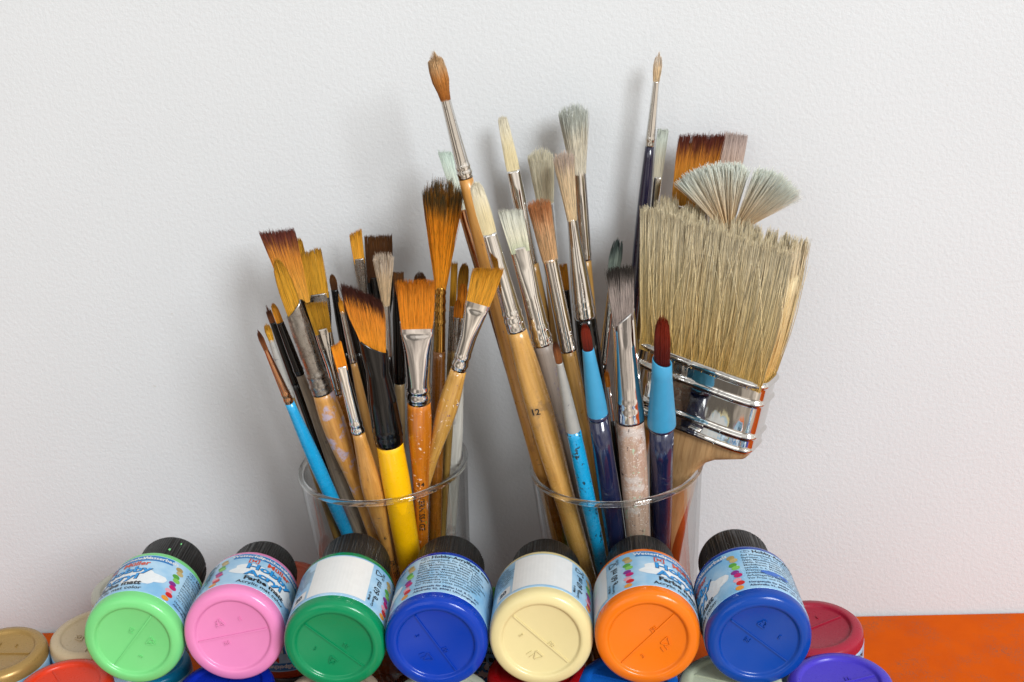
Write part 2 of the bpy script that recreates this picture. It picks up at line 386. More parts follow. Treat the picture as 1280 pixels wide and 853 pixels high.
for du in (-22.3, 22.3):
    for k, ink in enumerate(('amber', 'scarlet', 'pale', 'magenta', 'purple', 'lime', 'green', 'sand', 'tan')):
        blob(du + (.7 if k % 2 else -.2), 8.0 + k * 2.9 + (.4 if k % 2 else 0), 1.75, 1.55, L1 + (.00002 if k % 2 else 0), ink, 'colour_dot', 0, 18)
rect(-58, -32.5, 7.5, 35.2, L1, INK['white'], 'blank_panel', 16)
put([('e 60 ml', -28.2, 20.5, 4.6, .01, 'CENTER', L2, 1), ('Made in', -31.2, 13, 1.9, .01, 'CENTER', L2, 1), ('Germany', -29.2, 11, 1.9, .01, 'CENTER', L2, 1), ('PE-HD', -26.4, 31.6, 1.7, .01, 'CENTER', L2, 1)], 'volume_lettering', 'black')
V, F = [], []
tri = [(-30.6, 29.5), (-26.9, 31.5), (-30.6, 33.5)]
for a, b_ in zip(tri, tri[1:] + tri[:1]):
    d = np.array(b_) - np.array(a); n_ = np.array([-d[1], d[0]]) / np.linalg.norm(d) * .22; k = len(V)
    V += cyl_map([tuple(np.array(a) + d * .08 - n_), tuple(np.array(a) + d * .92 - n_), tuple(np.array(a) + d * .92 + n_), tuple(np.array(a) + d * .08 + n_)], 0, 0, L2); F.append((k, k + 1, k + 2, k + 3))
PRINT.append(('recycling_mark', V, F, INK['black']))
body_lines = ['Auf Wasserbasis. Für Holz, Papier,', 'Styropor, Ton, Stein, Keramik, Beton,', 'Gips, Modelliermasse, Metall, Leder,', 'Seide, Kunst, Schule, Basteln, Spielzeug,', 'Modellieren, Modellbahnbau, Seiden-',
              'technik u. a. Wetterfest und speichelecht.', 'Wasserverdünnbar, deckend, schnell', 'hautbildend. Vor Gebrauch aufrühren.', 'Arbeitsgeräte mit Wasser reinigen.', 'Vor Frost und Hitze schützen!']
put([('Hobby-Acrylfarbe matt', 31.4, 34.2, 3.05, .03, 'LEFT', L1, 0)], 'heading_lettering', 'black')
put([(t_, 26.3, 31.5 - k * 2.02, 1.95, .012, 'LEFT', L1, 0) for k, t_ in enumerate(body_lines)], 'text_block', 'grey')
put([('Hergestellt für Müller Ltd. & Co. KG', 26.3, 10.4, 1.95, .022, 'LEFT', L1, 0), ('Albstraße 92, 89081 Ulm-Jungingen', 26.3, 8.1, 1.95, .022, 'LEFT', L1, 0)], 'address_lettering', 'navy')
V, F = [], []
for i in range(20):
    t0, t1 = 2 * math.pi * i / 20, 2 * math.pi * (i + 1) / 20; b = len(V)
    V += cyl_map([(28.6 + 1.9 * math.cos(t), 34.2 + .95 * math.sin(t)) for t in (t0, t1)] + [(28.6 + 1.65 * math.cos(t), 34.2 + .75 * math.sin(t)) for t in (t1, t0)], 0, 0, L1); F.append((b, b + 1, b + 2, b + 3))
PRINT.append(('oval_mark', V, F, INK['navy']))
put([('D', 28.6, 34.2, 1.5, .01, 'CENTER', L1, 0)], 'oval_letter', 'navy')
put([(t_, 62.5, 32.5 - k * 1.9, 1.7, .012, 'LEFT', L1, 0) for k, t_ in enumerate(('Nocif si avalé.', 'Tenir hors de', 'portée des enfants', 'Peinture acrylique', 'mate à base d\'eau', 'pour bois, papier,', 'terre cuite, pierre', 'et métal. Laver'))], 'text_block', 'grey')
rect(66, 74, 8.2, 14.5, L1, INK['white'], 'emblem_panel', 6); put([('20', 70, 11.3, 4.0, .05, 'CENTER', L2, 0)], 'emblem_lettering', 'black')
PRINT_MESH = [mesh_obj(n_, V, F, m_, smooth=False) for n_, V, F, m_ in PRINT]

def emboss():
    out = []
    V, F = [], []; box(V, F, (0, 0, .0013), (.0150, .00030, .00034)); out.append(('mould_seam', V, F))
    V, F = [], []
    pts = [np.array([.004 + .0024 * math.cos(a), .0062 + .0024 * math.sin(a)]) for a in (math.pi / 2, math.pi * 7 / 6, math.pi * 11 / 6)]
    for a, b in zip(pts, pts[1:] + pts[:1]):
        d = b - a; an = math.atan2(d[1], d[0]); R = np.array([[math.cos(an), -math.sin(an), 0], [math.sin(an), math.cos(an), 0], [0, 0, 1]])
        box(V, F, ((a + b)[0] / 2, (a + b)[1] / 2, .0014), (np.linalg.norm(d) * .42, .00022, .0004), R)
    out.append(('recycling_emboss', V, F))
    V, F = [], []
    for s, x, y, sz in (('PE', .0042, .0020, .0026), ('11', .003, -.0075, .0034), ('3', -.006, -.0055, .0026)):
        v2, f2 = text2d(s, sz, .00002, ext=.0004); b = len(V); V += [(v[0] + x, -v[1] - y, .0014 - v[2]) for v in v2]; F += [tuple(b + i for i in f) for f in f2]
    out.append(('digit_emboss', V, F))
    return out
EMB = emboss()
EMB_MESH = {}
def jar(axis, P, face, umm, col, lab, group, seam=0.0, rough=.17, met=0, label_on=True, scale=1.0):
    a = unit(np.array(axis)); Fv = np.array(face) - a * (np.array(face) @ a); Fv = unit(Fv)
    Y = -Fv; X = np.cross(Y, a)
    M = frame(X, Y, a, P) @ Matrix.Rotation(-umm / 1000 / JR, 4, 'Z') @ Matrix.Scale(scale, 4)
    root = empty('paint_jar', M); tag(root, lab, 'paint jar', group)
    mt = plain('jar_paint_' + col, col, rough, metal=met, coat=.05, var=.015, spec=.28, tone=.71, wear=('#4a423a', 620, .725))
    bo = mesh_obj('body', *BODY, mt, root)
    key = col
    for n_, V, F in EMB:
        e = mesh_obj(n_, V, F, mt, bo, smooth=False); e.rotation_euler.z = seam + (math.pi if n_ != 'mould_seam' and len(lab) % 2 else 0) + (math.radians(len(lab) % 7 * 4 - 12) if n_ == 'digit_emboss' else 0)
    global CAPM
    if CAPM is None: c = mesh_obj('cap', *CAP, blk, root); CAPM = c
    else: c = share('cap', CAPM, root)
    if label_on:
        global LABM
        if LABM is None: l = mesh_obj('label', LABEL_V, LABEL_F, LBG, root); LABM = l
        else: l = share('label', LABM, root)
        for po in PRINT_MESH:
            if label_on == 'few' and po.name.split('.')[0] in ('text_block', 'address_lettering', 'heading_lettering', 'colour_dot', 'oval_mark', 'oval_letter', 'emblem_letter', 'emblem_frame'): continue
            share(po.name.split('.')[0], po, l)
    return root
CAPM = LABM = None
LY = [(-.2265, -.1426, .0887, -.0545, -.0382, 19, '#7ddb86', 'light green paint jar lying on its side with a drop-speckled black cap', 52, 0),
      (-.1834, -.1409, .0894, -.0670, -.1228, -3, '#ee8cc0', 'pink paint jar lying on its side with the brand title facing up', 12, 0),
      (-.1387, -.1484, .0884, -.0454, .0151, -40, '#0b8c58', 'emerald green paint jar lying on its side, blank white panel facing up', -42, 0),
      (-.0965, -.1484, .0885, -.0393, -.0329, 40, '#023aae', 'deep blue paint jar lying between the emerald and cream jars, text block facing up', -58, 0),
      (-.0537, -.1466, .0883, -.0394, -.0971, -44, '#ead9a0', 'cream paint jar lying on its side, blank white panel facing up', -42, 0),
      (-.0107, -.1481, .0887, -.0521, -.0799, -17, '#f57a12', 'bright orange paint jar lying on its side beside the cream jar', 48, 0),
      (.0332, -.1491, .0874, -.0985, -.0191, 23, '#0644a4', 'blue paint jar with a smear of blue across its label text', -38, 0)]
for x, y, z, yaw, pit, um, col, lab, seam, _ in LY:
    ax = (math.sin(yaw) * math.cos(pit), math.cos(yaw) * math.cos(pit), math.sin(pit))
    P = np.array([x, y, z])
    fv = CAM - P; fv = fv - np.array(ax) * (fv @ np.array(ax))
    jr = jar(ax, P, CAM - P, um, col, lab, 'paint jars lying in a row on top', seam=um / 1000 / JR - math.radians(seam) - math.atan2(fv @ RT, fv @ UP))
    if col == '#0644a4':
        lb = [o for o in jr.children if o.name.startswith('label')][0]
        V = []; F = []; n = 26; rnd = random.Random(3)
        V += cyl_map([(0, 0)], 37, 17.5, L3)
        for i in range(n):
            t = 2 * math.pi * i / n; w = 1 + .35 * rnd.random(); V += cyl_map([(5.2 * w * math.cos(t) + 1.5, 1.5 * w * math.sin(t) - .12 * 5 * math.cos(t))], 37, 17.5, L3)
        mesh_obj('paint_smear', V, [(0, 1 + i, 1 + (i + 1) % n) for i in range(n)], plain('smear_blue', '#2f5fae', .4), lb, smooth=False)
    if col == '#7ddb86':
        cp_ = [o for o in jr.children if o.name.startswith('cap')][0]
        for k, (an, zz, r) in enumerate(((-.35 + um / 1000 / JR, .0530, .0007), (-.12 + um / 1000 / JR, .0600, .00045))):
            V, F = loft([(-.0003, r * 1.2, r * 1.4), (.0002, r, r * 1.1), (.0005, r * .4, r * .5)], 10)
            d = mesh_obj('paint_drop', V, F, plain('jar_paint_#7ddb86', '#7ddb86'), cp_)
            d.matrix_local = Matrix.Rotation(an, 4, 'Z') @ Matrix.Translation((0, -.0152, zz)) @ Matrix.Rotation(math.pi / 2, 4, 'X')
ST = [((-2, 815), '#b08d52', 'gold paint jar standing upside down at the end of the pile', .4, 10, .35, 1.0),
      ((120, 790), '#cbb592', 'beige paint jar standing upside down between the gold and light green jars', .2, 40, 0, 1.0),
      ((168, 733), '#c6c3b4', 'pale grey paint jar standing upside down behind the light green jar', .9, 0, 0, 1.0),
      ((78, 858), '#dd3812', 'red-orange paint jar standing upside down in front of the beige jar', .8, 0, 0, 1.0),
      ((196, 830), '#0a84b4', 'turquoise paint jar standing upside down beneath the light green jar', .1, 0, 0, .72),
      ((280, 858), '#0a2aac', 'royal blue paint jar standing upside down beneath the pink jar', 1.9, 70, 0, 1.0),
      ((413, 869), '#b5a08a', 'greige paint jar standing upside down beneath the emerald green jar', .3, 0, 0, 1.0),
      ((550, 872), '#c9ccba', 'off-white paint jar standing upside down beneath the deep blue jar', .3, 30, 0, 1.0),
      ((671, 838), '#9a0a10', 'dark red paint jar standing upside down beneath the cream jar', .3, 0, 0, 1.0),
      ((784, 851), '#1465c6', 'sky blue paint jar standing upside down beneath the bright orange jar', .3, 0, 0, 1.0),
      ((913, 852), '#c3cbb2', 'pale sage paint jar standing upside down between the sky blue and violet jars', .3, 0, 0, 1.0),
      ((1016, 783), '#a51f38', 'crimson paint jar standing upside down on the bare orange tabletop behind the violet jar', .05, 15, 0, 1.0),
      ((1050, 853), '#4838c2', 'violet paint jar standing upside down at the end of the pile by the bare tabletop', -.45, 0, 0, 1.0),
      ((350, 729), '#a8472a', 'rust brown paint jar standing upside down between the wall and the pink jar', .3, 0, 0, 1.0),
      ((621, 763), '#2c861c', 'leaf green paint jar standing upside down between the two glass tumblers', .3, 0, 0, 1.0)]
for (px, py), col, lab, seam, um, met, sc_ in ST:
    P = at_z(px, py, JL * sc_)
    jar((0, 0, -1), P + np.array([0, 0, .0006]), (-.1, -1, 0), um, col, lab, 'paint jars standing upside down underneath', seam=seam, met=met, label_on='few', scale=sc_, rough=.3)
for o in PRINT_MESH: bpy.data.objects.remove(o)

# ------------------------------------------------------------------ the brushes in the tumblers
# ------------------------------------------------------------------ brushes
def hairs(n0, z0, z1, hw, ht, endf, seed=0, disc=True, r=.00011, clump=0, nclump=30, splay=.0, bend=.0, segs=4, core=.84, coreend=.8, tipr=.45, shift=None, jit=.024):
    """n hairs from z0 (in the ferrule) to z1; hw, ht: [(t, half width)] profiles; endf(u, v) -> where along t a hair ends.
    returns verts, quad faces, ht, hr"""
    n = n0; g = np.random.default_rng(seed)
    shell = g.random(n) < .65
    if disc:
        rr = np.where(shell, g.uniform(.95, 1.02, n), np.sqrt(g.random(n))); an = g.random(n) * 2 * np.pi; u, v = rr * np.cos(an), rr * np.sin(an)
    else: u, v = g.uniform(-.965, .965, n), np.where(shell, np.sign(g.random(n) - .35) * -g.uniform(.95, 1.03, n), g.uniform(-1, 1, n))
    end = endf(u, v) * (1 + g.normal(0, jit, n)); end = np.clip(end, .2, 1.08)
    if clump:
        k = g.integers(0, n, nclump); d = (u[:, None] - u[k]) ** 2 * (nclump / 6 if not disc else 1) + (v[:, None] - v[k]) ** 2; ci = d.argmin(1); cu, cv = u[k][ci], v[k][ci]
    su, sv = g.normal(0, splay, n), g.normal(0, splay * .3, n); bu, bv = g.normal(0, bend, n), g.normal(0, bend * .3, n)
    n_keep = n
    hr = g.random(n); ln = z1 - z0
    tw = np.array([p[0] for p in hw]); ww = np.array([p[1] for p in hw]); tt = np.array([p[0] for p in ht]); wt = np.array([p[1] for p in ht])
    Vs, T = [], []
    for s in range(segs + 1):
        t = end * s / segs; uu, vv = u, v
        if clump:
            c = clump * np.clip((t - .25) / .75, 0, 1); uu = u * (1 - c) + cu * c; vv = v * (1 - .25 * c) + cv * .25 * c
        x = uu * np.interp(t, tw, ww) + ln * (su * t ** 2 + bu * np.sin(np.pi * t)); y = vv * np.interp(t, tt, wt) + ln * (sv * t ** 2 + bv * np.sin(np.pi * t))
        if shift is not None: x = x + shift(t)
        z = z0 + ln * t
        rad = r * (1 if s < segs else tipr)
        for q in range(3):
            a = 2 * np.pi * q / 3 + .5; Vs.append(np.stack([x + rad * math.cos(a), y + rad * math.sin(a), z], -1)); T.append(np.full(n, s / segs))
    V = np.stack(Vs, 1).reshape(-1, 3); TT = np.stack(T, 1).reshape(-1); HR = np.repeat(hr, 3 * (segs + 1))
    base = (np.arange(n) * 3 * (segs + 1))[:, None]
    pat = np.array([[s * 3 + q, s * 3 + (q + 1) % 3, (s + 1) * 3 + (q + 1) % 3, (s + 1) * 3 + q] for s in range(segs) for q in range(3)])
    F = (base[:, :, None] + pat[None]).reshape(-1, 4)
    # the closed inside of the tuft
    m = 20; rings = 7; b = len(V); cv_, ct = [], []
    e = 2 if disc else 8
    for k in range(rings):
        t = coreend * k / (rings - 1); sh = core * (1 if k < rings - 1 else .55)
        for i in range(m):
            a = 2 * np.pi * i / m; c, s_ = math.cos(a), math.sin(a)
            cx = np.sign(c) * abs(c) ** (2 / e); cyy = np.sign(s_) * abs(s_) ** (2 / e)
            tl = t * (float(endf(np.array([cx * .95]), np.array([cyy * .95]))[0]) if k else 1)
            cv_.append((cx * sh * np.interp(tl, tw, ww) + (shift(tl) if shift is not None else 0), cyy * sh * np.interp(tl, tt, wt), z0 + ln * tl)); ct.append(t)
    Fc = [[b + k * m + i, b + k * m + (i + 1) % m, b + (k + 1) * m + (i + 1) % m, b + (k + 1) * m + i] for k in range(rings - 1) for i in range(m)]
    top = b + (rings - 1) * m
    for i in range(1, m // 2 - 1): Fc.append([top + i, top + i + 1, top + m - i - 1, top + m - i])
    V = np.vstack([V, np.array(cv_)]); F = np.vstack([F, np.array(Fc)]); TT = np.concatenate([TT, ct]); HR = np.concatenate([HR, np.full(len(ct), .075)])
    return V, F, TT, HR

E_FLAT = lambda s=0.0, j=.0: (lambda u, v: 1 - .5 * abs(s) + .5 * s * u)
E_FILB = lambda b=.72: (lambda u, v: b + (1 - b) * np.sqrt(np.clip(1 - u ** 2, 0, 1)))
E_ROUND = lambda b=.8: (lambda u, v: b + (1 - b) * np.sqrt(np.clip(1 - u ** 2 - v ** 2, 0, 1)))
E_POINT = lambda b=.55: (lambda u, v: 1 - (1 - b) * np.sqrt(np.clip(u ** 2 + v ** 2, 0, 1)))

RIMK = .0352      # usable radius at the rim
INFO = []
def solve_axis(A, Zp, g, yt, yr, rad):
    """3-D axis of a brush whose image runs from pixel A (tip) to Zp: through the tip at depth yt, inside tumbler g at the rim and at the floor"""
    c, h = GL[g]['c'], GL[g]['h']
    nrm = np.cross(ray(*A), ray(*Zp))
    best = None
    for dyr in np.linspace(-.03, .03, 31):
        for dyt in np.linspace(-.03, .03, 31):
            y1 = yr + dyr; y0 = min(yt + dyt, -.0035)
            T = at_y(A[0], A[1], y0)
            # point of the plane through the camera and the image line with y = y1 and z = h
            x1 = CAM[0] - (nrm[1] * (y1 - CAM[1]) + nrm[2] * (h - CAM[2])) / nrm[0] if abs(nrm[0]) > 1e-9 else c[0]
            Rm = np.array([x1, y1, h]); a = T - Rm
            if a[2] <= 0: continue
            zb = .0075; B = Rm - a * (h - zb) / a[2]
            d1 = math.hypot(Rm[0] - c[0], Rm[1] - c[1]) - (RIM_R - WALL_T - .0018 - rad); d0 = math.hypot(B[0] - c[0], B[1] - c[1]) - (BOT_R - .004 - rad * .6)
            cost = max(0, d1) * 4000 + max(0, d0) * 2500 + (abs(dyr) + .6 * abs(dyt)) * 60
            if best is None or cost < best[0]: best = (cost, T, Rm, B, d1, d0)
    return best[1:]

class Ax:
    def __init__(s, A, Zp, g, yt, yr, rad=.004):
        T, Rm, B, d1, d0 = solve_axis(A, Zp, g, yt, yr, rad)
        s.a = unit(T - B); c, h = GL[g]['c'], GL[g]['h']
        # a foot that would leave the glass stops against its side instead
        for k in np.linspace(0, .6, 61):
            P = B + (Rm - B) * k
            if math.hypot(P[0] - c[0], P[1] - c[1]) <= glass_r(h, P[2]) - WALL_T - rad * .6 - .0006: break
        s.B = P; s.L = np.linalg.norm(T - P)
        mid = (T + P) / 2; v = unit(mid - CAM)
        s.X = unit(np.cross(s.a, -v)); s.X = s.X if s.X @ RT > 0 else -s.X
        s.Y = np.cross(s.a, s.X)      # away from the camera
        S = np.linspace(-.02, s.L * 1.25, 300); q = [proj(P + s.a * k) for k in S]
        s.S = S; s.yy = np.array([k[1] for k in q]); s.dd = np.array([k[2] for k in q])
        dx, dy = A[0] - Zp[0], A[1] - Zp[1]; s.ct = abs(dy) / math.hypot(dx, dy)
        INFO.append((A, tuple(np.round(T, 3)), tuple(np.round(Rm, 3)), tuple(np.round(P, 3)), round(d1 * 1000, 1), round(d0 * 1000, 1)))
    def z(s, y): return float(np.interp(-y, -s.yy, s.S))
    def hw(s, y, w): return w * s.ct * float(np.interp(-y, -s.yy, s.dd)) / FPX / 2
    def M(s): return frame(s.X, s.Y, s.a, s.B)

def on_handle(txt, size_px, ax, y_px, prof, parent, ink, along=False, xoff=0.0, name='lettering', depth=1.0):
    """flat print laid on the side of a round handle that faces the viewer"""
    zc = ax.z(y_px); px = float(np.interp(-y_px, -ax.yy, ax.dd)) / FPX
    v2, f2 = text2d(txt, size_px * px, .02 * size_px * px)
    V = []
    for v in v2:
        X, Zz = (v[0] + xoff * px, v[1]) if not along else (v[1] + xoff * px, -v[0])
        z = zc + Zz; R, Rd = prof(z); X = max(-.97 * R, min(.97 * R, X))
        V.append((X, -Rd * math.sqrt(max(0, 1 - (X / R) ** 2)) - .00012, z))
    return mesh_obj(name, V, f2, ink, parent, smooth=False)

BR_GROUP = dict(L='artist brushes standing in the glass with the yellow-handled brush', R='artist brushes standing in the glass with the wide bristle brush')
def brush(label, g, A, Zp, yt, yr, bristle, ferrule, handle, rings=(), slant=0.0, name='artist_brush', tw=0.0, text=(), crimp=.085, fk=1.0):
    """bristle: dict(y0 ferrule edge, prof [(y, w)], k thickness ratio, n, end, mat, ...); ferrule: (mat, [(y, w, k)]); handle: (mat, [(y, w)])"""
    ax = Ax(A, Zp, g, yt, yr, rad=.0035)
    root = empty(name, ax.M() @ Matrix.Rotation(math.radians(tw), 4, 'Z')); tag(root, label, 'paintbrush', BR_GROUP[g])
    b = bristle
    if b:
        ys = [p[0] for p in b['prof']]; y0, y1 = ys[0], ys[-1]
        z0, z1 = ax.z(y0), ax.z(y1); ins = .0025
        ws = [(0, ax.hw(y0, b['prof'][0][1] * .95))] + [((ax.z(y) - z0 + ins) / (z1 - z0 + ins), ax.hw(y, w)) for y, w in b['prof']]
        k = b.get('k', 1.0); k1 = b.get('k1', k)
        hts = [(t, w * (k + (k1 - k) * t)) for t, w in ws]
        if b.get('kflat'): hts = [(t, ws[0][1] * k * (1 - .35 * t)) for t, w in ws]
        sh = b.get('shift'); shf = None
        if sh: shp = ax.hw(y1, sh) * 2; shf = (lambda t: shp * t ** 1.6)
        V, F, T, H = hairs(b['n'], z0 - ins, z1, ws, hts, b['end'], seed=b.get('seed', int(A[0] * 7 + A[1])), disc=b.get('disc', True), r=b.get('r', .0001), clump=b.get('clump', 0), nclump=b.get('nclump', 24),
                           splay=b.get('splay', .004), bend=b.get('bend', .004), core=b.get('core', .955), coreend=b.get('coreend', .8), shift=shf)
        if slant:   # the tuft follows the slanted mouth of the ferrule
            hw0 = ax.hw(y0, b['prof'][0][1]); sl = ax.hw(y0, slant) * 2; V[:, 2] += np.clip(V[:, 0] / hw0, -1, 1) * sl * (1 - np.clip((V[:, 2] - z0) / (z1 - z0), 0, 1)) * .8
        mesh_obj('bristles', V, F, b['mat'], root, smooth=False, attrs=dict(ht=T, hr=H))
    mat, fp = ferrule
    yf = np.array([p[0] for p in fp], float); wf = np.array([p[1] for p in fp], float); kf = np.array([p[2] if len(p) > 2 else 1.0 for p in fp], float)
    secs = []; n = 44
    for y in np.linspace(yf[0], yf[-1], n):
        w = np.interp(y, yf, wf); k = np.interp(y, yf, kf)
        bul = sum(crimp * math.cos((y - r_) / 2.6 * math.pi / 2) for r_ in rings if abs(y - r_) < 2.6) - sum(crimp * .5 * math.cos((y - r_ - 3.6) / 1.2 * math.pi / 2) for r_ in rings if abs(y - r_ - 3.6) < 1.2)
        hx = ax.hw(y, w) * (1 + bul); hy = hx * k
        f = (y - yf[0]) / (yf[-1] - yf[0]); sl = ax.hw(y, slant) * 2 * max(0, 1 - f * 3) if slant else 0
        secs.append((ax.z(y), hx, hy, 2 + .7 * (1 - k), sl))
    t = secs[0]; inner = [(t[0] - .0004, t[1] * .9, t[2] * .86, t[3], t[4]), (t[0] - .002, t[1] * .88, t[2] * .8, t[3], t[4])]
    V, F = loft(list(reversed(secs)) + inner, 32, cap0=True, cap1=True)
    mesh_obj('ferrule', V, F, mat, root)
    hm, hp = handle
    yh = np.array([p[0] for p in hp], float); wh = np.array([p[1] for p in hp], float); zs = np.array([ax.z(y) for y in yh]); hws = np.array([ax.hw(y, w) for y, w in zip(yh, wh)])
    ztop = zs[0] + .001
    zz = np.linspace(ztop, 0.0, 40); hh = np.interp(-zz, -zs, hws)
    zlow = zs[-1]
    hh = np.where(zz < zlow, hws[-1] * (.72 + .28 * np.clip(zz / max(zlow, 1e-4), 0, 1)), hh)
    ker = np.array([.25, .5, .25])
    for _ in range(2): hh[1:-1] = np.convolve(hh, ker, 'valid')
    secs = [(z, h, h * fk) for z, h in zip(zz, hh)]
    secs += [(-.0012, hh[-1] * .8, hh[-1] * .8 * fk), (-.0016, hh[-1] * .3, hh[-1] * .3 * fk)]
    V, F = loft(list(reversed(secs)), 28)
    ho = mesh_obj('handle', V, F, hm, root)
    prof = lambda z: (float(np.interp(z, zz[::-1], hh[::-1])), float(np.interp(z, zz[::-1], hh[::-1])) * fk)
    for (s, size, y, ink, along, xo) in text: on_handle(s, size, ax, y, prof, ho, INK[ink], along, xo)
    return root, ax, ho, prof

# hair pigments
H_AMBER = hair('hair_amber', '#d6861f', '#c67e1c', (.6, .95))
H_AMBERDK = hair('hair_amber_dark_tip', '#e09a34', '#5a2418', (.70, .86), mid='#c07020')
H_ORANGE = hair('hair_orange', '#e8821c', '#c46c16', (.5, .95))
H_ORANGE2 = hair('hair_bright_orange', '#e07c12', '#e88a1c', (.5, .95), var=.25)
H_OLIVE = hair('hair_olive_gold', '#c88c24', '#b0781c', (.5, .95))
H_GOLD = hair('hair_golden', '#da932a', '#c6821e', (.5, .95))
H_MAROON = hair('hair_amber_maroon_tip', '#e6881f', '#3c1a12', (.74, .84), mid='#cc7420')
H_BROWN = hair('hair_dark_brown', '#3a200c', '#523012', (.5, .95), var=.3)
H_SABLE = hair('hair_sable', '#8a4a14', '#c9a070', (.55, .95), mid='#b06c2e')
H_REDB = hair('hair_red_brown', '#7c4420', '#4a2412', (.5, .95))
H_MOP = hair('hair_mop_orange', '#e88818', '#43361c', (.78, .95), mid='#dc7e14')
H_BEIGE = hair('hair_beige', '#dcbc90', '#ead6be', (.6, .95))
H_PINKB = hair('hair_pinkish_beige', '#f0cc96', '#ccb6a6', (.78, .97), mid='#eed2a8')
H_CREAM = hair('hair_cream', '#ecdaa8', '#f6ecd0', (.4, .95), var=.2)
H_PALE = hair('hair_pale_cream', '#fbf0cc', '#fbf2d4', (.4, .95), var=.28)
H_GREYG = hair('hair_grey_green', '#b0b692', '#ccccbe', (.35, .95), mid='#dcd6bc', var=.4)
H_GREY = hair('hair_grey_bristle', '#eadfc6', '#c6cac0', (.6, .9), var=.45)
H_MINT = hair('hair_mint_tip', '#d8dac8', '#cfdfd2', (.4, .9), var=.3)
H_MINT2 = hair('hair_faded_mint', '#c6bca4', '#bfc5b8', (.35, .8), var=.3)
H_RUST = hair('hair_rust_bristle', '#cc9c6a', '#c07646', (.55, .95), mid='#d6a676', var=.5)
H_DARKG = hair('hair_grey_black', '#8e7e76', '#35302c', (.62, .9), mid='#a89890', var=.7)
H_SLATE = hair('hair_slate_paint', '#8fa39a', '#4c5a58', (.5, .85), var=.25)
H_RED = hair('hair_red_synthetic', '#48100a', '#74200f', (.3, 1.0), var=.2, rough=.3)
H_PINKG = hair('hair_pinkish_grey', '#c5a48c', '#b09a90', (.3, .9), var=.35)
# metals and lacquers
M_SIL = metal('metal_silver', '#d8d5d0', .12); M_BR = metal('metal_bright_silver', '#e8e6e2', .08, amount=.72); M_DULL = metal('metal_dull_grey', '#a39f9a', .3, '#7e756c', .5)
M_GOLD = metal('metal_gold', '#c99a4c', .16); M_COPREFL = metal('metal_copper_reflection', '#b98a66', .16); M_CHR = metal('metal_nickel_smeared', '#d2d0d0', .1, '#a890ac', .64)  # the copper tint is a warm reflection put into the metal colour
M_GREYP = plain('grey_paint_crust', '#a3a19c', .5, metal=.3, wear=('#6a6a70', 420, .62))
K_BLK = plain('black_lacquer', '#070606', .12, coat=.2, spec=.35, var=.2, wear=('#57544e', 800, .68))
K_NAVY = plain('navy_lacquer', '#17142c', .2, coat=.6, var=.2, wear=('#8a88a0', 900, .76))
K_CYAN = plain('cyan_lacquer', '#1493c4', .25, coat=.5, wear=('#1c2a33', 260, .575)); K_CYAN0 = plain('cyan_lacquer_clean', '#1590c2', .25, coat=.5)
K_YEL = plain('yellow_lacquer', '#f0b404', .3, coat=.4, var=.05, wear=('#8a7a52', 420, .665))
W_NAT = wood('wood_natural', '#c9924a', '#a8702c', stain=('#9a6a34', 170, .58), spot=(('#5a4638', 500, .645),)); W_NATP = wood('wood_lavender_smear', '#c9924a', '#a8702c', stain=('#a796a0', 130, .54))
W_LIGHT = wood('wood_light', '#d2a25e', '#b88040'); W_GOLD = wood('wood_gold_lacquer', '#cc9c54', '#b48240', .28, coat=.6, stain=('#a07a48', 90, .58))
W_ORNG = wood('wood_orange_lacquer', '#c9761c', '#a85a10', .2, coat=.7, spot=(('#e8dccb', 600, .63), ('#3a9a44', 240, .66),)); W_AMB = wood('wood_amber_dark', '#8a5418', '#5e340c', .25, coat=.6)
W_GREY = wood('wood_weathered_grey', '#8a7a68', '#5c5044', .55, coat=0, stain=('#4c4440', 200, .6)); W_OLIVE = wood('wood_olive', '#8a6c34', '#5f4820')
W_LACQ = wood('wood_pale_lacquer', '#cf9e50', '#b07e36', .15, coat=.8, spot=(('#efe6d6', 420, .63), ('#4a2a68', 300, .645), ('#7a2430', 260, .65)))
W_WHITE = wood('wood_white_painted', '#c9c6bd', '#a8a49a', .4, stain=('#8e8a86', 120, .56)); W_BEI = wood('wood_beige', '#b59a70', '#8e7650')
W_RED = wood('wood_red_brown', '#9a3c18', '#7a2c10'); W_SPECK = wood('wood_pinkish_speckled', '#b79a86', '#9c7e6c', .5, coat=.1, stain=('#b5a8a0', 75, .54), spot=(('#241c1c', 420, .645), ('#e4dcd6', 1100, .60), ('#9fb49a', 160, .62)))
W_GRYP = wood('wood_grey_paint', '#96897e', '#7d7068', .5, coat=.1, stain=('#746a72', 200, .58), spot=(('#c9b060', 520, .68),))
W_TAN = wood('wood_tan', '#b58a48', '#8f6830')
DK = K_BLK

def flat(y0, y1, w0, w1, mat, n=500, k=.25, s=0.0, **kw):
    d = dict(prof=[(y0, w0), ((y0 + y1) / 2, (w0 * .45 + w1 * .55)), (y1, w1)], k=k, kflat=True, n=n, end=E_FLAT(s), disc=False, mat=mat, coreend=.93); d.update(kw); return d
def filb(y0, y1, w0, w1, mat, n=350, k=.4, b=.74, **kw):
    d = dict(prof=[(y0, w0), ((y0 + y1) / 2, w1), (y1, w1 * .82)], k=k, k1=k * .6, n=n, end=E_FILB(b), mat=mat, coreend=.88); d.update(kw); return d
def rnd(y0, y1, w0, wm, mat, n=300, tip=.25, b=.62, **kw):
    d = dict(prof=[(y0, w0), (y0 + (y1 - y0) * .45, wm), (y0 + (y1 - y0) * .8, wm * (.4 + .6 * tip)), (y1, wm * tip)], k=1, n=n, end=E_POINT(b), mat=mat, coreend=.85); d.update(kw); return d
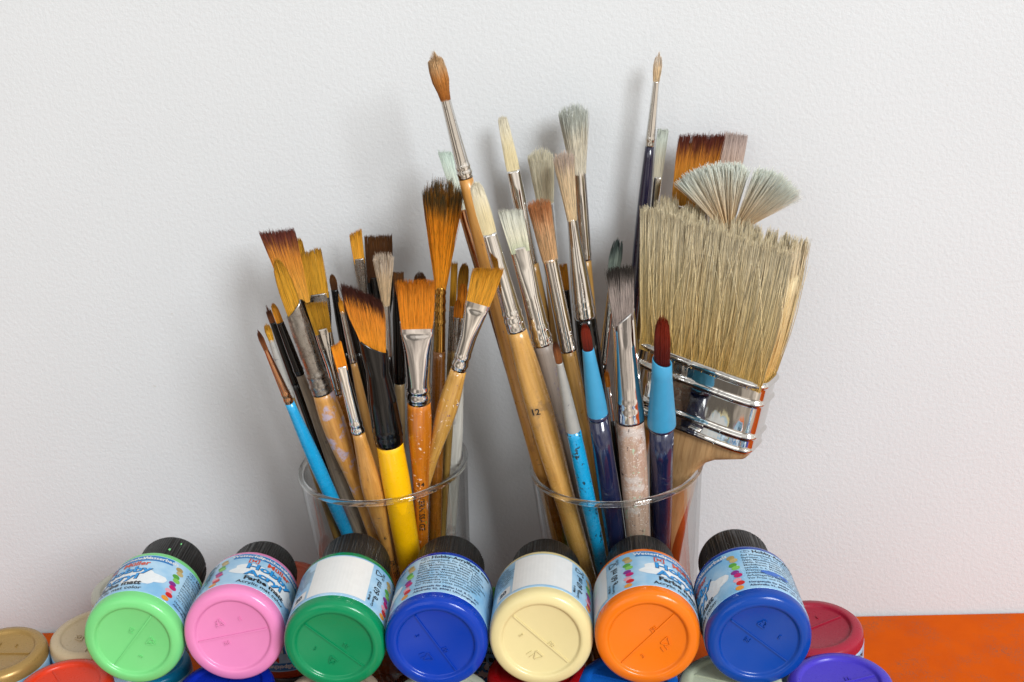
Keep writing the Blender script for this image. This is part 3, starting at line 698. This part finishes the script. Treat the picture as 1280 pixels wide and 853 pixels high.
def dome(y0, y1, w0, w1, mat, n=700, b=.86, **kw):
    d = dict(prof=[(y0, w0), (y0 + (y1 - y0) * .5, (w0 + w1) / 2 * 1.04), (y1, w1)], k=1, n=n, end=E_ROUND(b), mat=mat, coreend=.86, splay=.012); d.update(kw); return d

# ---- tumbler L
brush('flat amber brush with dark brown tips standing above its neighbours at the glass edge', 'L', (346, 289), (440, 578), -.040, -.046, flat(374, 287, 27, 48, H_AMBERDK, 1100, k=.34, s=-.08, splay=.004, clump=.12, nclump=26), (K_BLK, [(374, 26, .35), (400, 24, .6), (440, 17, 1)]), (DK, [(440, 14), (520, 15), (600, 14)]))
brush('filbert brush with dull grey slanted ferrule and lavender-smeared natural handle', 'L', (346, 327), (442, 600), -.078, -.066, filb(388, 326, 20, 20, H_OLIVE, 420, k=.5, b=.68), (M_DULL, [(386, 24, .6), (410, 27, .75), (462, 26, 1), (468, 27, 1), (490, 29, 1)]), (W_NATP, [(490, 27), (515, 33), (545, 31), (575, 24), (600, 17), (650, 14)]), rings=(467, 480), slant=9)
brush('olive-gold flat brush with grey ferrule tucked behind the brown-tipped flat', 'L', (388, 314), (430, 560), -.028, -.030, flat(367, 313, 28, 28, H_OLIVE, 520, k=.2, clump=.25, nclump=16, s=.06), (M_DULL, [(367, 29, .22), (392, 26, .4), (430, 14, 1)]), (W_NAT, [(430, 12), (520, 14), (600, 12)]))
brush('narrow golden brush half hidden behind the brown-tipped flat', 'L', (373, 299), (424, 560), -.020, -.018, filb(352, 299, 10, 10, H_OLIVE, 160, b=.9), (M_SIL, [(352, 10, .5), (420, 9, 1)]), (W_OLIVE, [(420, 9), (600, 10)]))
brush('short olive flat brush with bright nickel ferrule below the olive-gold flat', 'L', (395, 378), (440, 560), -.058, -.050, flat(410, 377, 23, 29, H_OLIVE, 420, k=.3, s=-.1), (M_SIL, [(410, 23, .3), (430, 21, .45), (455, 16, .9), (481, 13, 1), (492, 13, 1)]), (W_AMB, [(492, 11), (560, 14), (620, 12)]), rings=(484,))
brush('small bright orange flat brush with silver ferrule and natural paddle handle', 'L', (420, 430), (487, 695), -.088, -.074, flat(457, 429, 14, 15, H_ORANGE2, 260, k=.35, s=.12, r=.0001), (M_BR, [(457, 14, .5), (475, 14, .8), (525, 16, 1), (541, 17, 1)]), (W_NAT, [(541, 16), (570, 21), (605, 29), (635, 26), (670, 16), (700, 12)]), rings=(529, 537), text=(('6', 7, 668, 'black', False, 0), ('VERNISSAGE', 9, 712, 'black', True, 2)))
brush('thin pointed brush with ferrule tinted with a copper reflection and plain cyan handle', 'L', (320, 409), (433, 664), -.094, -.079, rnd(436, 408, 6, 7, H_REDB, 120, tip=.3, b=.7, r=.0001), (M_COPREFL, [(436, 6), (460, 9), (490, 12), (505, 13)]), (K_CYAN0, [(505, 13), (540, 17), (580, 20), (620, 19), (664, 17)]), rings=(492, 499))
brush('thin brush with grey-crusted ferrule and dim olive handle beside the cyan handle', 'L', (332, 404), (399, 604), -.070, -.060, rnd(424, 403, 7, 9, H_OLIVE, 120, tip=.6, b=.8), (M_GREYP, [(424, 7), (450, 10), (486, 12), (497, 12)]), (W_OLIVE, [(497, 10), (560, 13), (610, 12)]), rings=(489,))
brush('thin dark pointed brush with black ferrule at the outer edge', 'L', (331, 377), (404, 575), -.050, -.050, rnd(403, 377, 7, 7, H_REDB, 110, tip=.3), (K_BLK, [(403, 8), (440, 10), (480, 11)]), (DK, [(480, 10), (580, 11)]))
brush('thin golden filbert with long black ferrule and weathered grey handle', 'L', (341, 380), (432, 616), -.066, -.058, filb(403, 380, 9, 9, H_AMBER, 130, b=.75), (K_BLK, [(403, 10, .7), (430, 12, 1), (468, 13, 1)]), (W_GREY, [(468, 11), (510, 14), (560, 18), (616, 23), (660, 22)]), rings=(462,))
brush('slim brown filbert with black ferrule standing apart behind the small bright orange flat', 'L', (415, 344), (452, 560), -.024, -.022, filb(362, 343, 8, 9, H_BROWN, 120, b=.65), (K_BLK, [(362, 9, .7), (400, 11, 1), (440, 10)]), (DK, [(440, 9), (600, 11)]))
brush('slim orange pointed brush with worn silver ferrule and light wood handle', 'L', (423, 367), (460, 535), -.052, -.045, rnd(388, 367, 6, 6, H_AMBER, 90, tip=.4), (M_SIL, [(388, 6), (420, 8), (443, 9), (453, 9)]), (W_LIGHT, [(453, 8), (480, 11), (515, 12), (600, 11)]), rings=(446,))
brush('slim brown brush with chipped black handle wedged beside the maroon-tipped brush', 'L', (431, 371), (462, 500), -.040, -.036, filb(392, 371, 8, 8, H_BROWN, 100), (K_BLK, [(392, 9), (440, 11)]), (DK, [(440, 10), (600, 11)]))
brush('large slanted brush with maroon-caked tips, black ferrule and yellow handle', 'L', (453, 353), (510, 690), -.090, -.078, dict(prof=[(431, 29), (400, 44), (370, 48), (352, 46)], k=.45, kflat=True, n=1300, end=(lambda u, v: .84 - .16 * u), disc=False, mat=H_MAROON, coreend=.9, splay=.02, clump=.25, nclump=40, shift=-5), (K_BLK, [(431, 34, .7), (448, 33, .8), (466, 29, .95), (500, 36, 1), (535, 38, 1), (553, 36, 1)]), (K_YEL, [(553, 34), (600, 36), (650, 33), (690, 31)]), rings=(536, 545), slant=-13, crimp=.03)
brush('narrow orange flat brush with gold-edged grey ferrule by the dark brown flat', 'L', (444, 289), (470, 480), -.026, -.025, flat(323, 288, 14, 17, H_GOLD, 220, k=.3, s=.12), (M_DULL, [(323, 15, .35), (345, 14, .6), (380, 9, 1)]), (W_NAT, [(380, 9), (480, 11), (600, 11)]))
brush('wide dark brown flat brush with black ferrule close to the wall', 'L', (473, 296), (480, 470), -.016, -.020, flat(346, 296, 33, 37, H_BROWN, 620, k=.18, clump=.2), (K_BLK, [(346, 34, .2), (375, 30, .4), (410, 15, 1)]), (DK, [(410, 13), (500, 14), (600, 13)]))
brush('flared beige brush with thin steel ferrule in front of the dark brown flat', 'L', (479, 319), (487, 470), -.046, -.040, dome(376, 318, 10, 27, H_BEIGE, 420, b=.9, clump=.35, nclump=18), (M_SIL, [(376, 10), (420, 10), (445, 11)]), (DK, [(445, 10), (520, 12), (600, 11)]))
brush('dim olive flat brush with long black ferrule and beige handle behind the wide orange flat', 'L', (498, 341), (500, 513), -.038, -.034, flat(364, 341, 13, 14, H_BROWN, 200, k=.4), (K_BLK, [(364, 13, .5), (400, 16, 1), (478, 15, 1)]), (W_BEI, [(478, 12), (520, 13), (600, 12)]), rings=(470,))
brush('dark brown rounded brush peeping over the wide orange flat', 'L', (525, 341), (527, 470), -.022, -.024, filb(368, 341, 14, 16, H_BROWN, 200, k=.6), (K_BLK, [(368, 14, .7), (430, 11, 1)]), (DK, [(430, 11), (600, 12)]))
brush('wide orange flat brush with broad nickel ferrule and glossy orange handle', 'L', (520, 354), (527, 640), -.086, -.072, flat(402, 353, 42, 51, H_ORANGE, 1000, k=.32, splay=.012, clump=.2, nclump=40), (M_CHR, [(402, 43, .22), (416, 42, .22), (420, 40, .34), (440, 34, .6), (475, 30, .95), (483, 30, 1), (501, 30, 1)]), (W_ORNG, [(501, 29), (525, 32), (555, 28), (585, 22), (640, 18), (680, 15)]), rings=(484, 494), text=(('14', 9, 600, 'black', False, 0), ('VERNISSAGE', 10, 637, 'black', True, 0)))
brush('tall mop brush of orange hair with black-stained frayed crown', 'L', (554, 226), (544, 660), -.052, -.054, dict(prof=[(358, 13), (330, 21), (290, 33), (255, 45), (226, 47)], k=.85, n=1500, end=E_ROUND(.86), mat=H_MOP, coreend=.86, splay=.016, clump=.6, nclump=34, bend=.006), (M_GOLD, [(358, 13), (400, 14), (432, 15), (441, 15)]), (W_AMB, [(441, 16), (500, 18), (560, 16), (660, 16)]), rings=(366, 377, 388, 402), crimp=.10)
brush('amber flat brush leaning outwards with silver ferrule and lacquered pale handle', 'L', (611, 333), (543, 566), -.082, -.066, flat(371, 332, 34, 41, H_GOLD, 800, k=.38, s=.24, splay=.012), (M_BR, [(371, 34, .28), (386, 32, .28), (390, 30, .42), (420, 22, .9), (443, 21, 1), (461, 21, 1)]), (W_LACQ, [(461, 20), (490, 27), (515, 28), (540, 22), (566, 15), (640, 12)]), rings=(444, 455))
brush('narrow olive flat brush with dim steel ferrule just behind the tall mop', 'L', (568, 330), (562, 470), -.040, -.040, flat(382, 330, 8, 8, H_OLIVE, 130, k=.6), (M_DULL, [(382, 8), (440, 8)]), (W_OLIVE, [(440, 8), (600, 9)]))
brush('olive filbert brush leaning beside the narrow olive flat', 'L', (581, 330), (566, 480), -.030, -.032, filb(375, 330, 9, 13, H_OLIVE, 170, b=.8), (M_DULL, [(375, 9), (430, 9)]), (W_OLIVE, [(430, 9), (600, 10)]))
brush('orange filbert brush with a thick whitewashed handle against the glass', 'L', (579, 356), (563, 640), -.052, -.046, filb(396, 356, 10, 13, H_ORANGE, 190, b=.8), (M_DULL, [(396, 10), (450, 12)]), (W_WHITE, [(450, 13), (500, 17), (545, 21), (580, 19), (640, 17)]))
brush('tiny orange filbert brush lowest of the four behind the amber flat', 'L', (573, 375), (563, 520), -.060, -.050, filb(396, 375, 9, 9, H_ORANGE, 120, b=.7), (M_DULL, [(396, 8), (440, 8)]), (W_OLIVE, [(440, 8), (600, 9)]))

# ---- tumbler R
brush('long-handled sable round brush towering above the rest, natural wood handle', 'R', (541, 63), (684, 620), -.052, -.052, dict(prof=[(120, 13), (100, 22), (82, 21), (63, 13)], k=1, n=600, end=E_POINT(.80), mat=H_SABLE, coreend=.8, splay=.012, clump=.3, nclump=30), (M_SIL, [(120, 13), (160, 15), (205, 18), (210, 19), (223, 19)]), (W_NAT, [(223, 18), (260, 21), (330, 24), (460, 24), (540, 20), (620, 16)]), rings=(208, 216))
brush('pale cream filbert with long silver ferrule and gold handle numbered 12', 'R', (594, 230), (728, 700), -.070, -.068, filb(292, 230, 18, 19, H_CREAM, 420, k=.45, b=.9), (M_BR, [(292, 18, .55), (330, 21, .8), (385, 25, 1), (413, 26, 1)]), (W_GOLD, [(413, 25), (460, 32), (505, 35), (560, 33), (619, 27), (700, 24)]), rings=(391, 400), text=(('12', 12, 508, 'black', False, -6),))
brush('mint-tipped flat brush with ferrule tinted with a copper reflection behind the tall sable round', 'R', (558, 190), (640, 465), -.030, -.032, flat(262, 189, 16, 22, H_MINT, 420, k=.35, s=-.06), (M_COPREFL, [(262, 16, .5), (300, 17, .8), (335, 17, 1)]), (W_AMB, [(335, 15), (450, 16), (600, 12)]))
brush('slim cream flat brush with light steel ferrule close to the wall', 'R', (628, 148), (668, 340), -.014, -.020, filb(213, 148, 17, 14, H_CREAM, 380, k=.35, b=.93), (M_BR, [(213, 17, .4), (245, 19, .7), (290, 17, 1), (330, 15, 1)]), (W_TAN, [(330, 15), (420, 17), (600, 14)]))
brush('soft pale cream round brush with domed head behind the rust bristle brush', 'R', (675, 187), (692, 360), -.020, -.024, dome(254, 186, 20, 33, H_PALE, 700, b=.84), (M_BR, [(254, 21), (330, 20)]), (W_TAN, [(330, 18), (450, 18), (600, 14)]))
brush('grey-green flat bristle brush with wide silver ferrule and grey-smeared handle', 'R', (638, 262), (722, 610), -.060, -.058, flat(308, 261, 26, 33, H_GREYG, 620, k=.32, s=-.1, splay=.014, clump=.2), (M_BR, [(308, 26, .32), (335, 25, .5), (370, 24, .9), (402, 25, 1), (430, 27, 1)]), (W_GRYP, [(430, 26), (470, 26), (540, 23), (610, 18)]), rings=(408, 421))
brush('rust-coloured round bristle brush with tall narrow silver ferrule', 'R', (673, 252), (729, 532), -.048, -.048, dome(322, 251, 20, 28, H_RUST, 560, b=.93, splay=.014), (M_BR, [(322, 20), (370, 20), (412, 21), (438, 22)]), (W_TAN, [(438, 20), (490, 20), (560, 16), (620, 14)]), rings=(413, 421, 430), crimp=.03)
brush('frayed pinkish-beige round brush with flaring silver ferrule and black handle', 'R', (704, 192), (743, 484), -.036, -.040, dome(272, 191, 12, 25, H_PINKB, 440, b=.93, splay=.012), (M_BR, [(272, 12), (300, 15), (340, 22), (372, 26), (397, 28)]), (K_BLK, [(397, 27), (440, 29), (500, 26), (620, 18)]), rings=(376, 385), crimp=.04)
brush('thin stubby brush with grey-crusted ferrule and paint-flecked cyan handle', 'R', (694, 429), (749, 692), -.088, -.080, filb(453, 428, 8, 9, H_REDB, 130, k=.7, b=.8), (M_GREYP, [(453, 9), (480, 13), (540, 19)]), (K_CYAN, [(540, 19), (580, 20), (622, 20), (690, 17)]))
brush('small gold-tipped brush crushed between the grey handle and the gold handle', 'R', (668, 431), (697, 545), -.054, -.056, filb(447, 431, 7, 7, H_AMBER, 80), (K_BLK, [(447, 7), (500, 8)]), (DK, [(500, 8), (600, 9)]))
brush('slate-paint-clogged brush tilted alone in front of bare wall', 'R', (771, 301), (752, 470), -.020, -.026, filb(352, 301, 10, 16, H_SLATE, 240, k=.7, b=.8, clump=.5, nclump=5, shift=2), (M_SIL, [(352, 10), (400, 11), (442, 11), (455, 11)]), (DK, [(455, 10), (600, 11)]), rings=(445,))
brush('tiny orange brush with needle-thin steel ferrule beside the speckled handle', 'R', (757, 457), (768, 545), -.060, -.058, rnd(477, 457, 6, 6, H_ORANGE, 70, tip=.7), (M_SIL, [(477, 5), (528, 6)]), (DK, [(528, 6), (600, 8)]))
brush('worn slanted brush of grey-black bristle with pinkish speckled handle', 'R', (775, 336), (798, 670), -.080, -.078, flat(398, 335, 27, 33, H_DARKG, 620, k=.55, s=.03, splay=.03, clump=.35, nclump=30), (M_CHR, [(396, 29, .6), (430, 31, .85), (480, 34, 1), (500, 35, 1), (525, 36, 1)]), (W_SPECK, [(525, 34), (570, 35), (620, 33), (668, 29)]), rings=(499, 511), slant=11, crimp=.035)
brush('greenish grey flat brush pressed to the wall behind the navy handle', 'R', (829, 163), (812, 310), -.009, -.012, flat(221, 163, 11, 14, H_MINT2, 240, k=.3), (M_SIL, [(221, 11, .4), (260, 12, .8), (300, 12, 1)]), (W_TAN, [(300, 11), (420, 12), (600, 11)]))
brush('slender grey round brush with silver ferrule and long navy handle', 'R', (824, 64), (792, 386), -.014, -.018, rnd(101, 64, 7.5, 11, H_BEIGE, 200, tip=.55, b=.8), (M_SIL, [(101, 8), (140, 10), (172, 12), (183, 12)]), (K_NAVY, [(183, 11), (230, 15), (290, 17), (360, 15), (450, 12), (600, 11)]), rings=(174,))
brush('full grey-green round bristle brush with bright ferrule close to the wall', 'R', (716, 132), (733, 330), -.018, -.024, dome(211, 131, 19, 37, H_GREY, 760, b=.86, clump=.2, splay=.016), (M_BR, [(211, 19), (260, 17), (325, 14)]), (W_TAN, [(325, 13), (450, 14), (600, 12)]), rings=(318,))
brush('small orange flat peeking between two silver ferrules', 'R', (704, 331), (716, 450), -.026, -.030, flat(362, 331, 9, 10, H_AMBER, 120), (K_BLK, [(362, 9), (430, 9)]), (DK, [(430, 9), (600, 10)]))
brush('wide amber flat brush with dark brown tips behind the fan brush', 'R', (878, 167), (830, 420), -.018, -.022, flat(258, 166, 46, 60, H_AMBERDK, 1200, k=.18, s=.1, splay=.010, clump=.2, nclump=30), (M_SIL, [(258, 46, .2), (290, 42, .3), (340, 20, 1)]), (W_NAT, [(340, 16), (450, 18), (600, 14)]))
brush('pinkish grey flat brush next to the wide amber flat, behind the fan brush', 'R', (920, 170), (868, 480), -.010, -.014, flat(238, 169, 27, 31, H_PINKG, 520, k=.3), (M_SIL, [(238, 27, .3), (280, 20, .8), (330, 14, 1)]), (W_NAT, [(330, 13), (450, 14), (600, 12)]))

# ---- water brushes with plastic nozzles
P_CONE = plain('sky_blue_plastic', '#3389b0', .4, var=.06, coat=.1, wear=('#6fb0cc', 900, .70)); P_NAVY = plain('navy_clear_plastic', '#141c3c', .14, coat=.7, var=.25)
def water_brush(label, A, Zp, yt, yr, br, cone, barrel, slant):
    ax = Ax(A, Zp, 'R', yt, yr, rad=.0055); root = empty('water_brush', ax.M()); tag(root, label, 'water brush', 'water brushes with blue nozzles')
    y0, y1, w0, w1 = br; z0, z1 = ax.z(y0), ax.z(y1)
    ws = [(0, ax.hw(y0, w0)), (.6, ax.hw(y0, w1)), (1, ax.hw(y1, w1 * .8))]
    V, F, T, H = hairs(520, z0 - .004, z1, ws, [(t, w * .8) for t, w in ws], E_FILB(.80), seed=int(A[0]), r=.0001, splay=.002, bend=.001, core=.93, coreend=.93)
    mesh_obj('bristles', V, F, H_RED, root, smooth=False, attrs=dict(ht=T, hr=H))
    secs = [(ax.z(y), ax.hw(y, w), ax.hw(y, w), 2, ax.hw(y, slant) * 2 * max(0, 1 - k * .5)) for k, (y, w) in enumerate(cone)]
    t = secs[0]; inner = [(t[0] + .0003, t[1] * .9, t[2] * .9, 2, t[4]), (t[0] - .0025, t[1] * .86, t[2] * .86, 2, t[4])]
    V, F = loft(list(reversed(secs)) + inner, 32); mesh_obj('nozzle', V, F, P_CONE, root)
    y, w = barrel[0]
    secs = [(ax.z(y) - .0012, ax.hw(y, w * 1.02), ax.hw(y, w * 1.02)), (ax.z(y) - .0008, ax.hw(y, w * 1.10), ax.hw(y, w * 1.10)), (ax.z(y) + .0006, ax.hw(y, w * 1.10), ax.hw(y, w * 1.10)), (ax.z(y) + .001, ax.hw(y, w * 1.02), ax.hw(y, w * 1.02))]
    V, F = loft(secs, 32); mesh_obj('collar', V, F, P_NAVY, root)
    secs = [(ax.z(y) - .0012, ax.hw(y, w * .96), ax.hw(y, w * .96)) for y, w in barrel]
    secs += [(.002, secs[-1][1] * .92, secs[-1][2] * .92), (0, secs[-1][1] * .7, secs[-1][2] * .7)]
    V, F = loft(list(reversed(secs)), 32); mesh_obj('barrel', V, F, P_NAVY, root)
water_brush('slim water brush with short red tip and smooth sky blue nozzle', (731, 409), (770, 672), -.092, -.080, (438, 408, 12, 13), [(437, 15), (450, 17), (480, 22), (505, 25.5), (517, 26), (517.6, 26), (518, 25.6)], [(519, 25), (560, 27), (620, 29), (672, 27)], 0)
water_brush('stout water brush with broad red tip and slant-cut sky blue nozzle', (828, 400), (826, 672), -.094, -.080, (455, 400, 19, 20), [(452, 25), (470, 26), (500, 31), (520, 35), (529, 36), (529.6, 36), (530, 35.5)], [(531, 32), (570, 31), (620, 30), (672, 27)], -4)

# ---- fan brush
ax = Ax((915, 282), (845, 690), 'R', -.040, -.034, rad=.003)
root = empty('fan_brush', ax.M() @ Matrix.Rotation(math.radians(-6), 4, 'Z')); tag(root, 'split fan brush with mint green tips above the wide bristle brush', 'fan brush')
g = np.random.default_rng(5); n = 2600; px = ax.hw(250, 2) / ax.ct
ang = np.concatenate([g.uniform(-.92, .05, int(n * .58)), g.uniform(.20, .86, n - int(n * .58))])
ln = np.interp(ang, [-.95, -.4, 0, .09, .19, .5, .9], [84, 84, 83, 78, 82, 90, 88]) * px * (1 + g.normal(0, .03, n))
rad0 = np.clip(ang, -1, 1) * 9 * px; segs = 5; Vs = []; T = []; cl = g.integers(0, 60, n); cc = np.linspace(-.75, 1, 60)
ang2 = ang + (np.round(ang * 26) / 26 - ang) * .45 + g.normal(0, .02, n); yo = g.normal(0, .0011, n); cv = g.normal(0, .06, n)
zf = ax.z(290)
for s in range(segs + 1):
    t = s / segs; a = ang2 + cv * t * t * .5
    x = rad0 + ln * t * np.sin(a); z = zf + ln * t * np.cos(a); y = yo * (1 + 1.5 * t)
    for q in range(3):
        th = 2.094 * q; Vs.append(np.stack([x + .00011 * math.cos(th), y + .00011 * math.sin(th), z], -1)); T.append(np.full(n, t))
V = np.stack(Vs, 1).reshape(-1, 3); T = np.stack(T, 1).reshape(-1); H = np.repeat(g.random(n), 3 * (segs + 1))
pat = np.array([[s * 3 + q, s * 3 + (q + 1) % 3, (s + 1) * 3 + (q + 1) % 3, (s + 1) * 3 + q] for s in range(segs) for q in range(3)])
F = ((np.arange(n) * 3 * (segs + 1))[:, None, None] + pat[None]).reshape(-1, 4)
mesh_obj('bristles', V, F, hair('hair_fan', '#dcae6c', '#e6ede2', (.66, 1.06), mid='#fff0d0', var=.3), root, smooth=False, attrs=dict(ht=T, hr=H))
secs = [(ax.z(y), ax.hw(y, w), ax.hw(y, w) * k, 2.4) for y, w, k in ((281, 24, .25), (296, 24, .3), (325, 17, .7), (370, 12, 1), (420, 12, 1))]
V, F = loft(list(reversed(secs)), 28); mesh_obj('ferrule', V, F, M_SIL, root)
secs = [(ax.z(420), ax.hw(420, 11), ax.hw(420, 11)), (ax.z(520), ax.hw(520, 15), ax.hw(520, 15)), (ax.z(640), ax.hw(640, 14), ax.hw(640, 14)), (0, ax.hw(640, 9), ax.hw(640, 9))]
V, F = loft(list(reversed(secs)), 24); mesh_obj('handle', V, F, W_RED, root)

# ---- wide bristle brush
ax = Ax((921, 285), (840, 652), 'R', -.054, -.048, rad=.005)
TWIST = math.radians(-18)
root = empty('bristle_brush', ax.M() @ Matrix.Rotation(TWIST, 4, 'Z')); tag(root, 'wide flat hog bristle brush with banded chrome ferrule and plain wooden handle', 'paintbrush')
pxm = float(np.interp(-490, -ax.yy, ax.dd)) / FPX
FB, FT = ax.z(531), ax.z(444)              # ferrule bottom and top along the axis
HWD, HTH = .0305, .0105
top = ax.z(283)
g = np.random.default_rng(21)
hw = [(0, HWD * .985), (.1, HWD * .985), (.5, HWD * 1.09), (1, HWD * 1.19)]; hh = [(0, HTH * .9), (.3, HTH * .98), (1, HTH * 1.0)]
hog = hair('hair_hog', '#cda050', '#fdebc0', (.5, .97), mid='#f2d696', var=.46)
wav = lambda u, v: .975 + .006 * np.sin(u * 9 + 1) + .004 * np.sin(u * 23) + .003 * np.sin(u * 57 + v * 4)
V, F, T, H = hairs(5200, FT - .004, top, hw, hh, wav, seed=21, disc=False, r=.00017, clump=.45, nclump=120, splay=.007, bend=.011, jit=.02, segs=6, core=.955, coreend=.93)
sw = lambda V_: np.clip((V_[:, 2] - FT) / (top - FT), 0, 1.1) ** 1.2 * -15 * pxm
V[:, 0] += sw(V)
mesh_obj('bristles', V, F, hog, root, smooth=False, attrs=dict(ht=T, hr=H))
V, F, T, H = hairs(60, FT - .004, top, [(0, HWD), (1, HWD * 1.16)], [(0, HTH), (1, HTH * 1.25)], lambda u, v: .9 + .06 * np.sin(u * 40), seed=8, disc=False, r=.00015, splay=.09, bend=.05, segs=7, core=.1)
V[:, 0] += sw(V)
mesh_obj('stray_bristles', V, F, hog, root, smooth=False, attrs=dict(ht=T, hr=H))
secs = []
for k in np.linspace(0, 1, 70):
    z = FB + (FT - FB) * k; d = 0
    for c_, wdt, amp in ((.04, .04, .0006), (.235, .05, .0011), (.70, .05, .0011), (.95, .06, .0012)):
        if abs(k - c_) < wdt: d += amp * math.cos((k - c_) / wdt * math.pi / 2) ** 2
    secs.append((z, HWD + d, HTH + d, 5))
t = secs[-1]; secs += [(t[0] - .0003, t[1] - .0011, t[2] - .0011, 5), (t[0] - .003, t[1] - .0012, t[2] - .0012, 5)]
V, F = loft(secs, 96); fo = mesh_obj('ferrule', V, F, metal('metal_chrome', '#d2d0cc', .07, '#8b877f', .74), root)
def ferr_text(s, size, x, zk, name):
    v2, f2 = text2d(s, size, .00003); V = [(v[0] + x, -HTH - .00016, FB + (FT - FB) * zk + v[1]) for v in v2]
    return mesh_obj(name, V, f2, metal('metal_stamp', '#e8e6e0', .3), fo, smooth=False)
ferr_text('02', .0085, -.0085, .48, 'stamped_number'); ferr_text(',', .006, .0055, .52, 'stamped_mark')
for xx in (-.019, .0045):   # staple pressed through the lower band
    V, F = loft([(-.0028, .0006, .0006), (-.0022, .0008, .0008), (.0022, .0008, .0008), (.0028, .0006, .0006)], 10)
    so = mesh_obj('staple', V, F, M_SIL, fo); so.matrix_local = Matrix.Translation((xx, -HTH - .0006, FB + (FT - FB) * .115)) @ Matrix.Rotation(math.pi / 2, 4, 'Y')
prof = [(0.003, 72), (-.002, 71), (-.0045, 66), (-.007, 52), (-.0095, 38), (-.0135, 26), (-.019, 19), (-.028, 15.5), (-.05, 14)]
secs = [(FB + dz, min(hwpx * pxm * 1.18, HWD - .0012), (HTH - .0016) * (1 if dz > -.012 else max(.62, 1 + (dz + .012) * 18)), 4) for dz, hwpx in prof]
lw = secs[-1]; secs += [(.03, lw[1] * 1.05, lw[2], 3), (.004, lw[1] * .9, lw[2] * .9, 3), (0, lw[1] * .6, lw[2] * .7, 3)]
secs = sorted(secs, key=lambda s: s[0])
V, F = loft(secs, 40); mesh_obj('handle', V, F, wood('wood_plain_beech', '#b48f62', '#9a744a', .6, coat=0), root)
if False:
    for i in INFO: print(i)
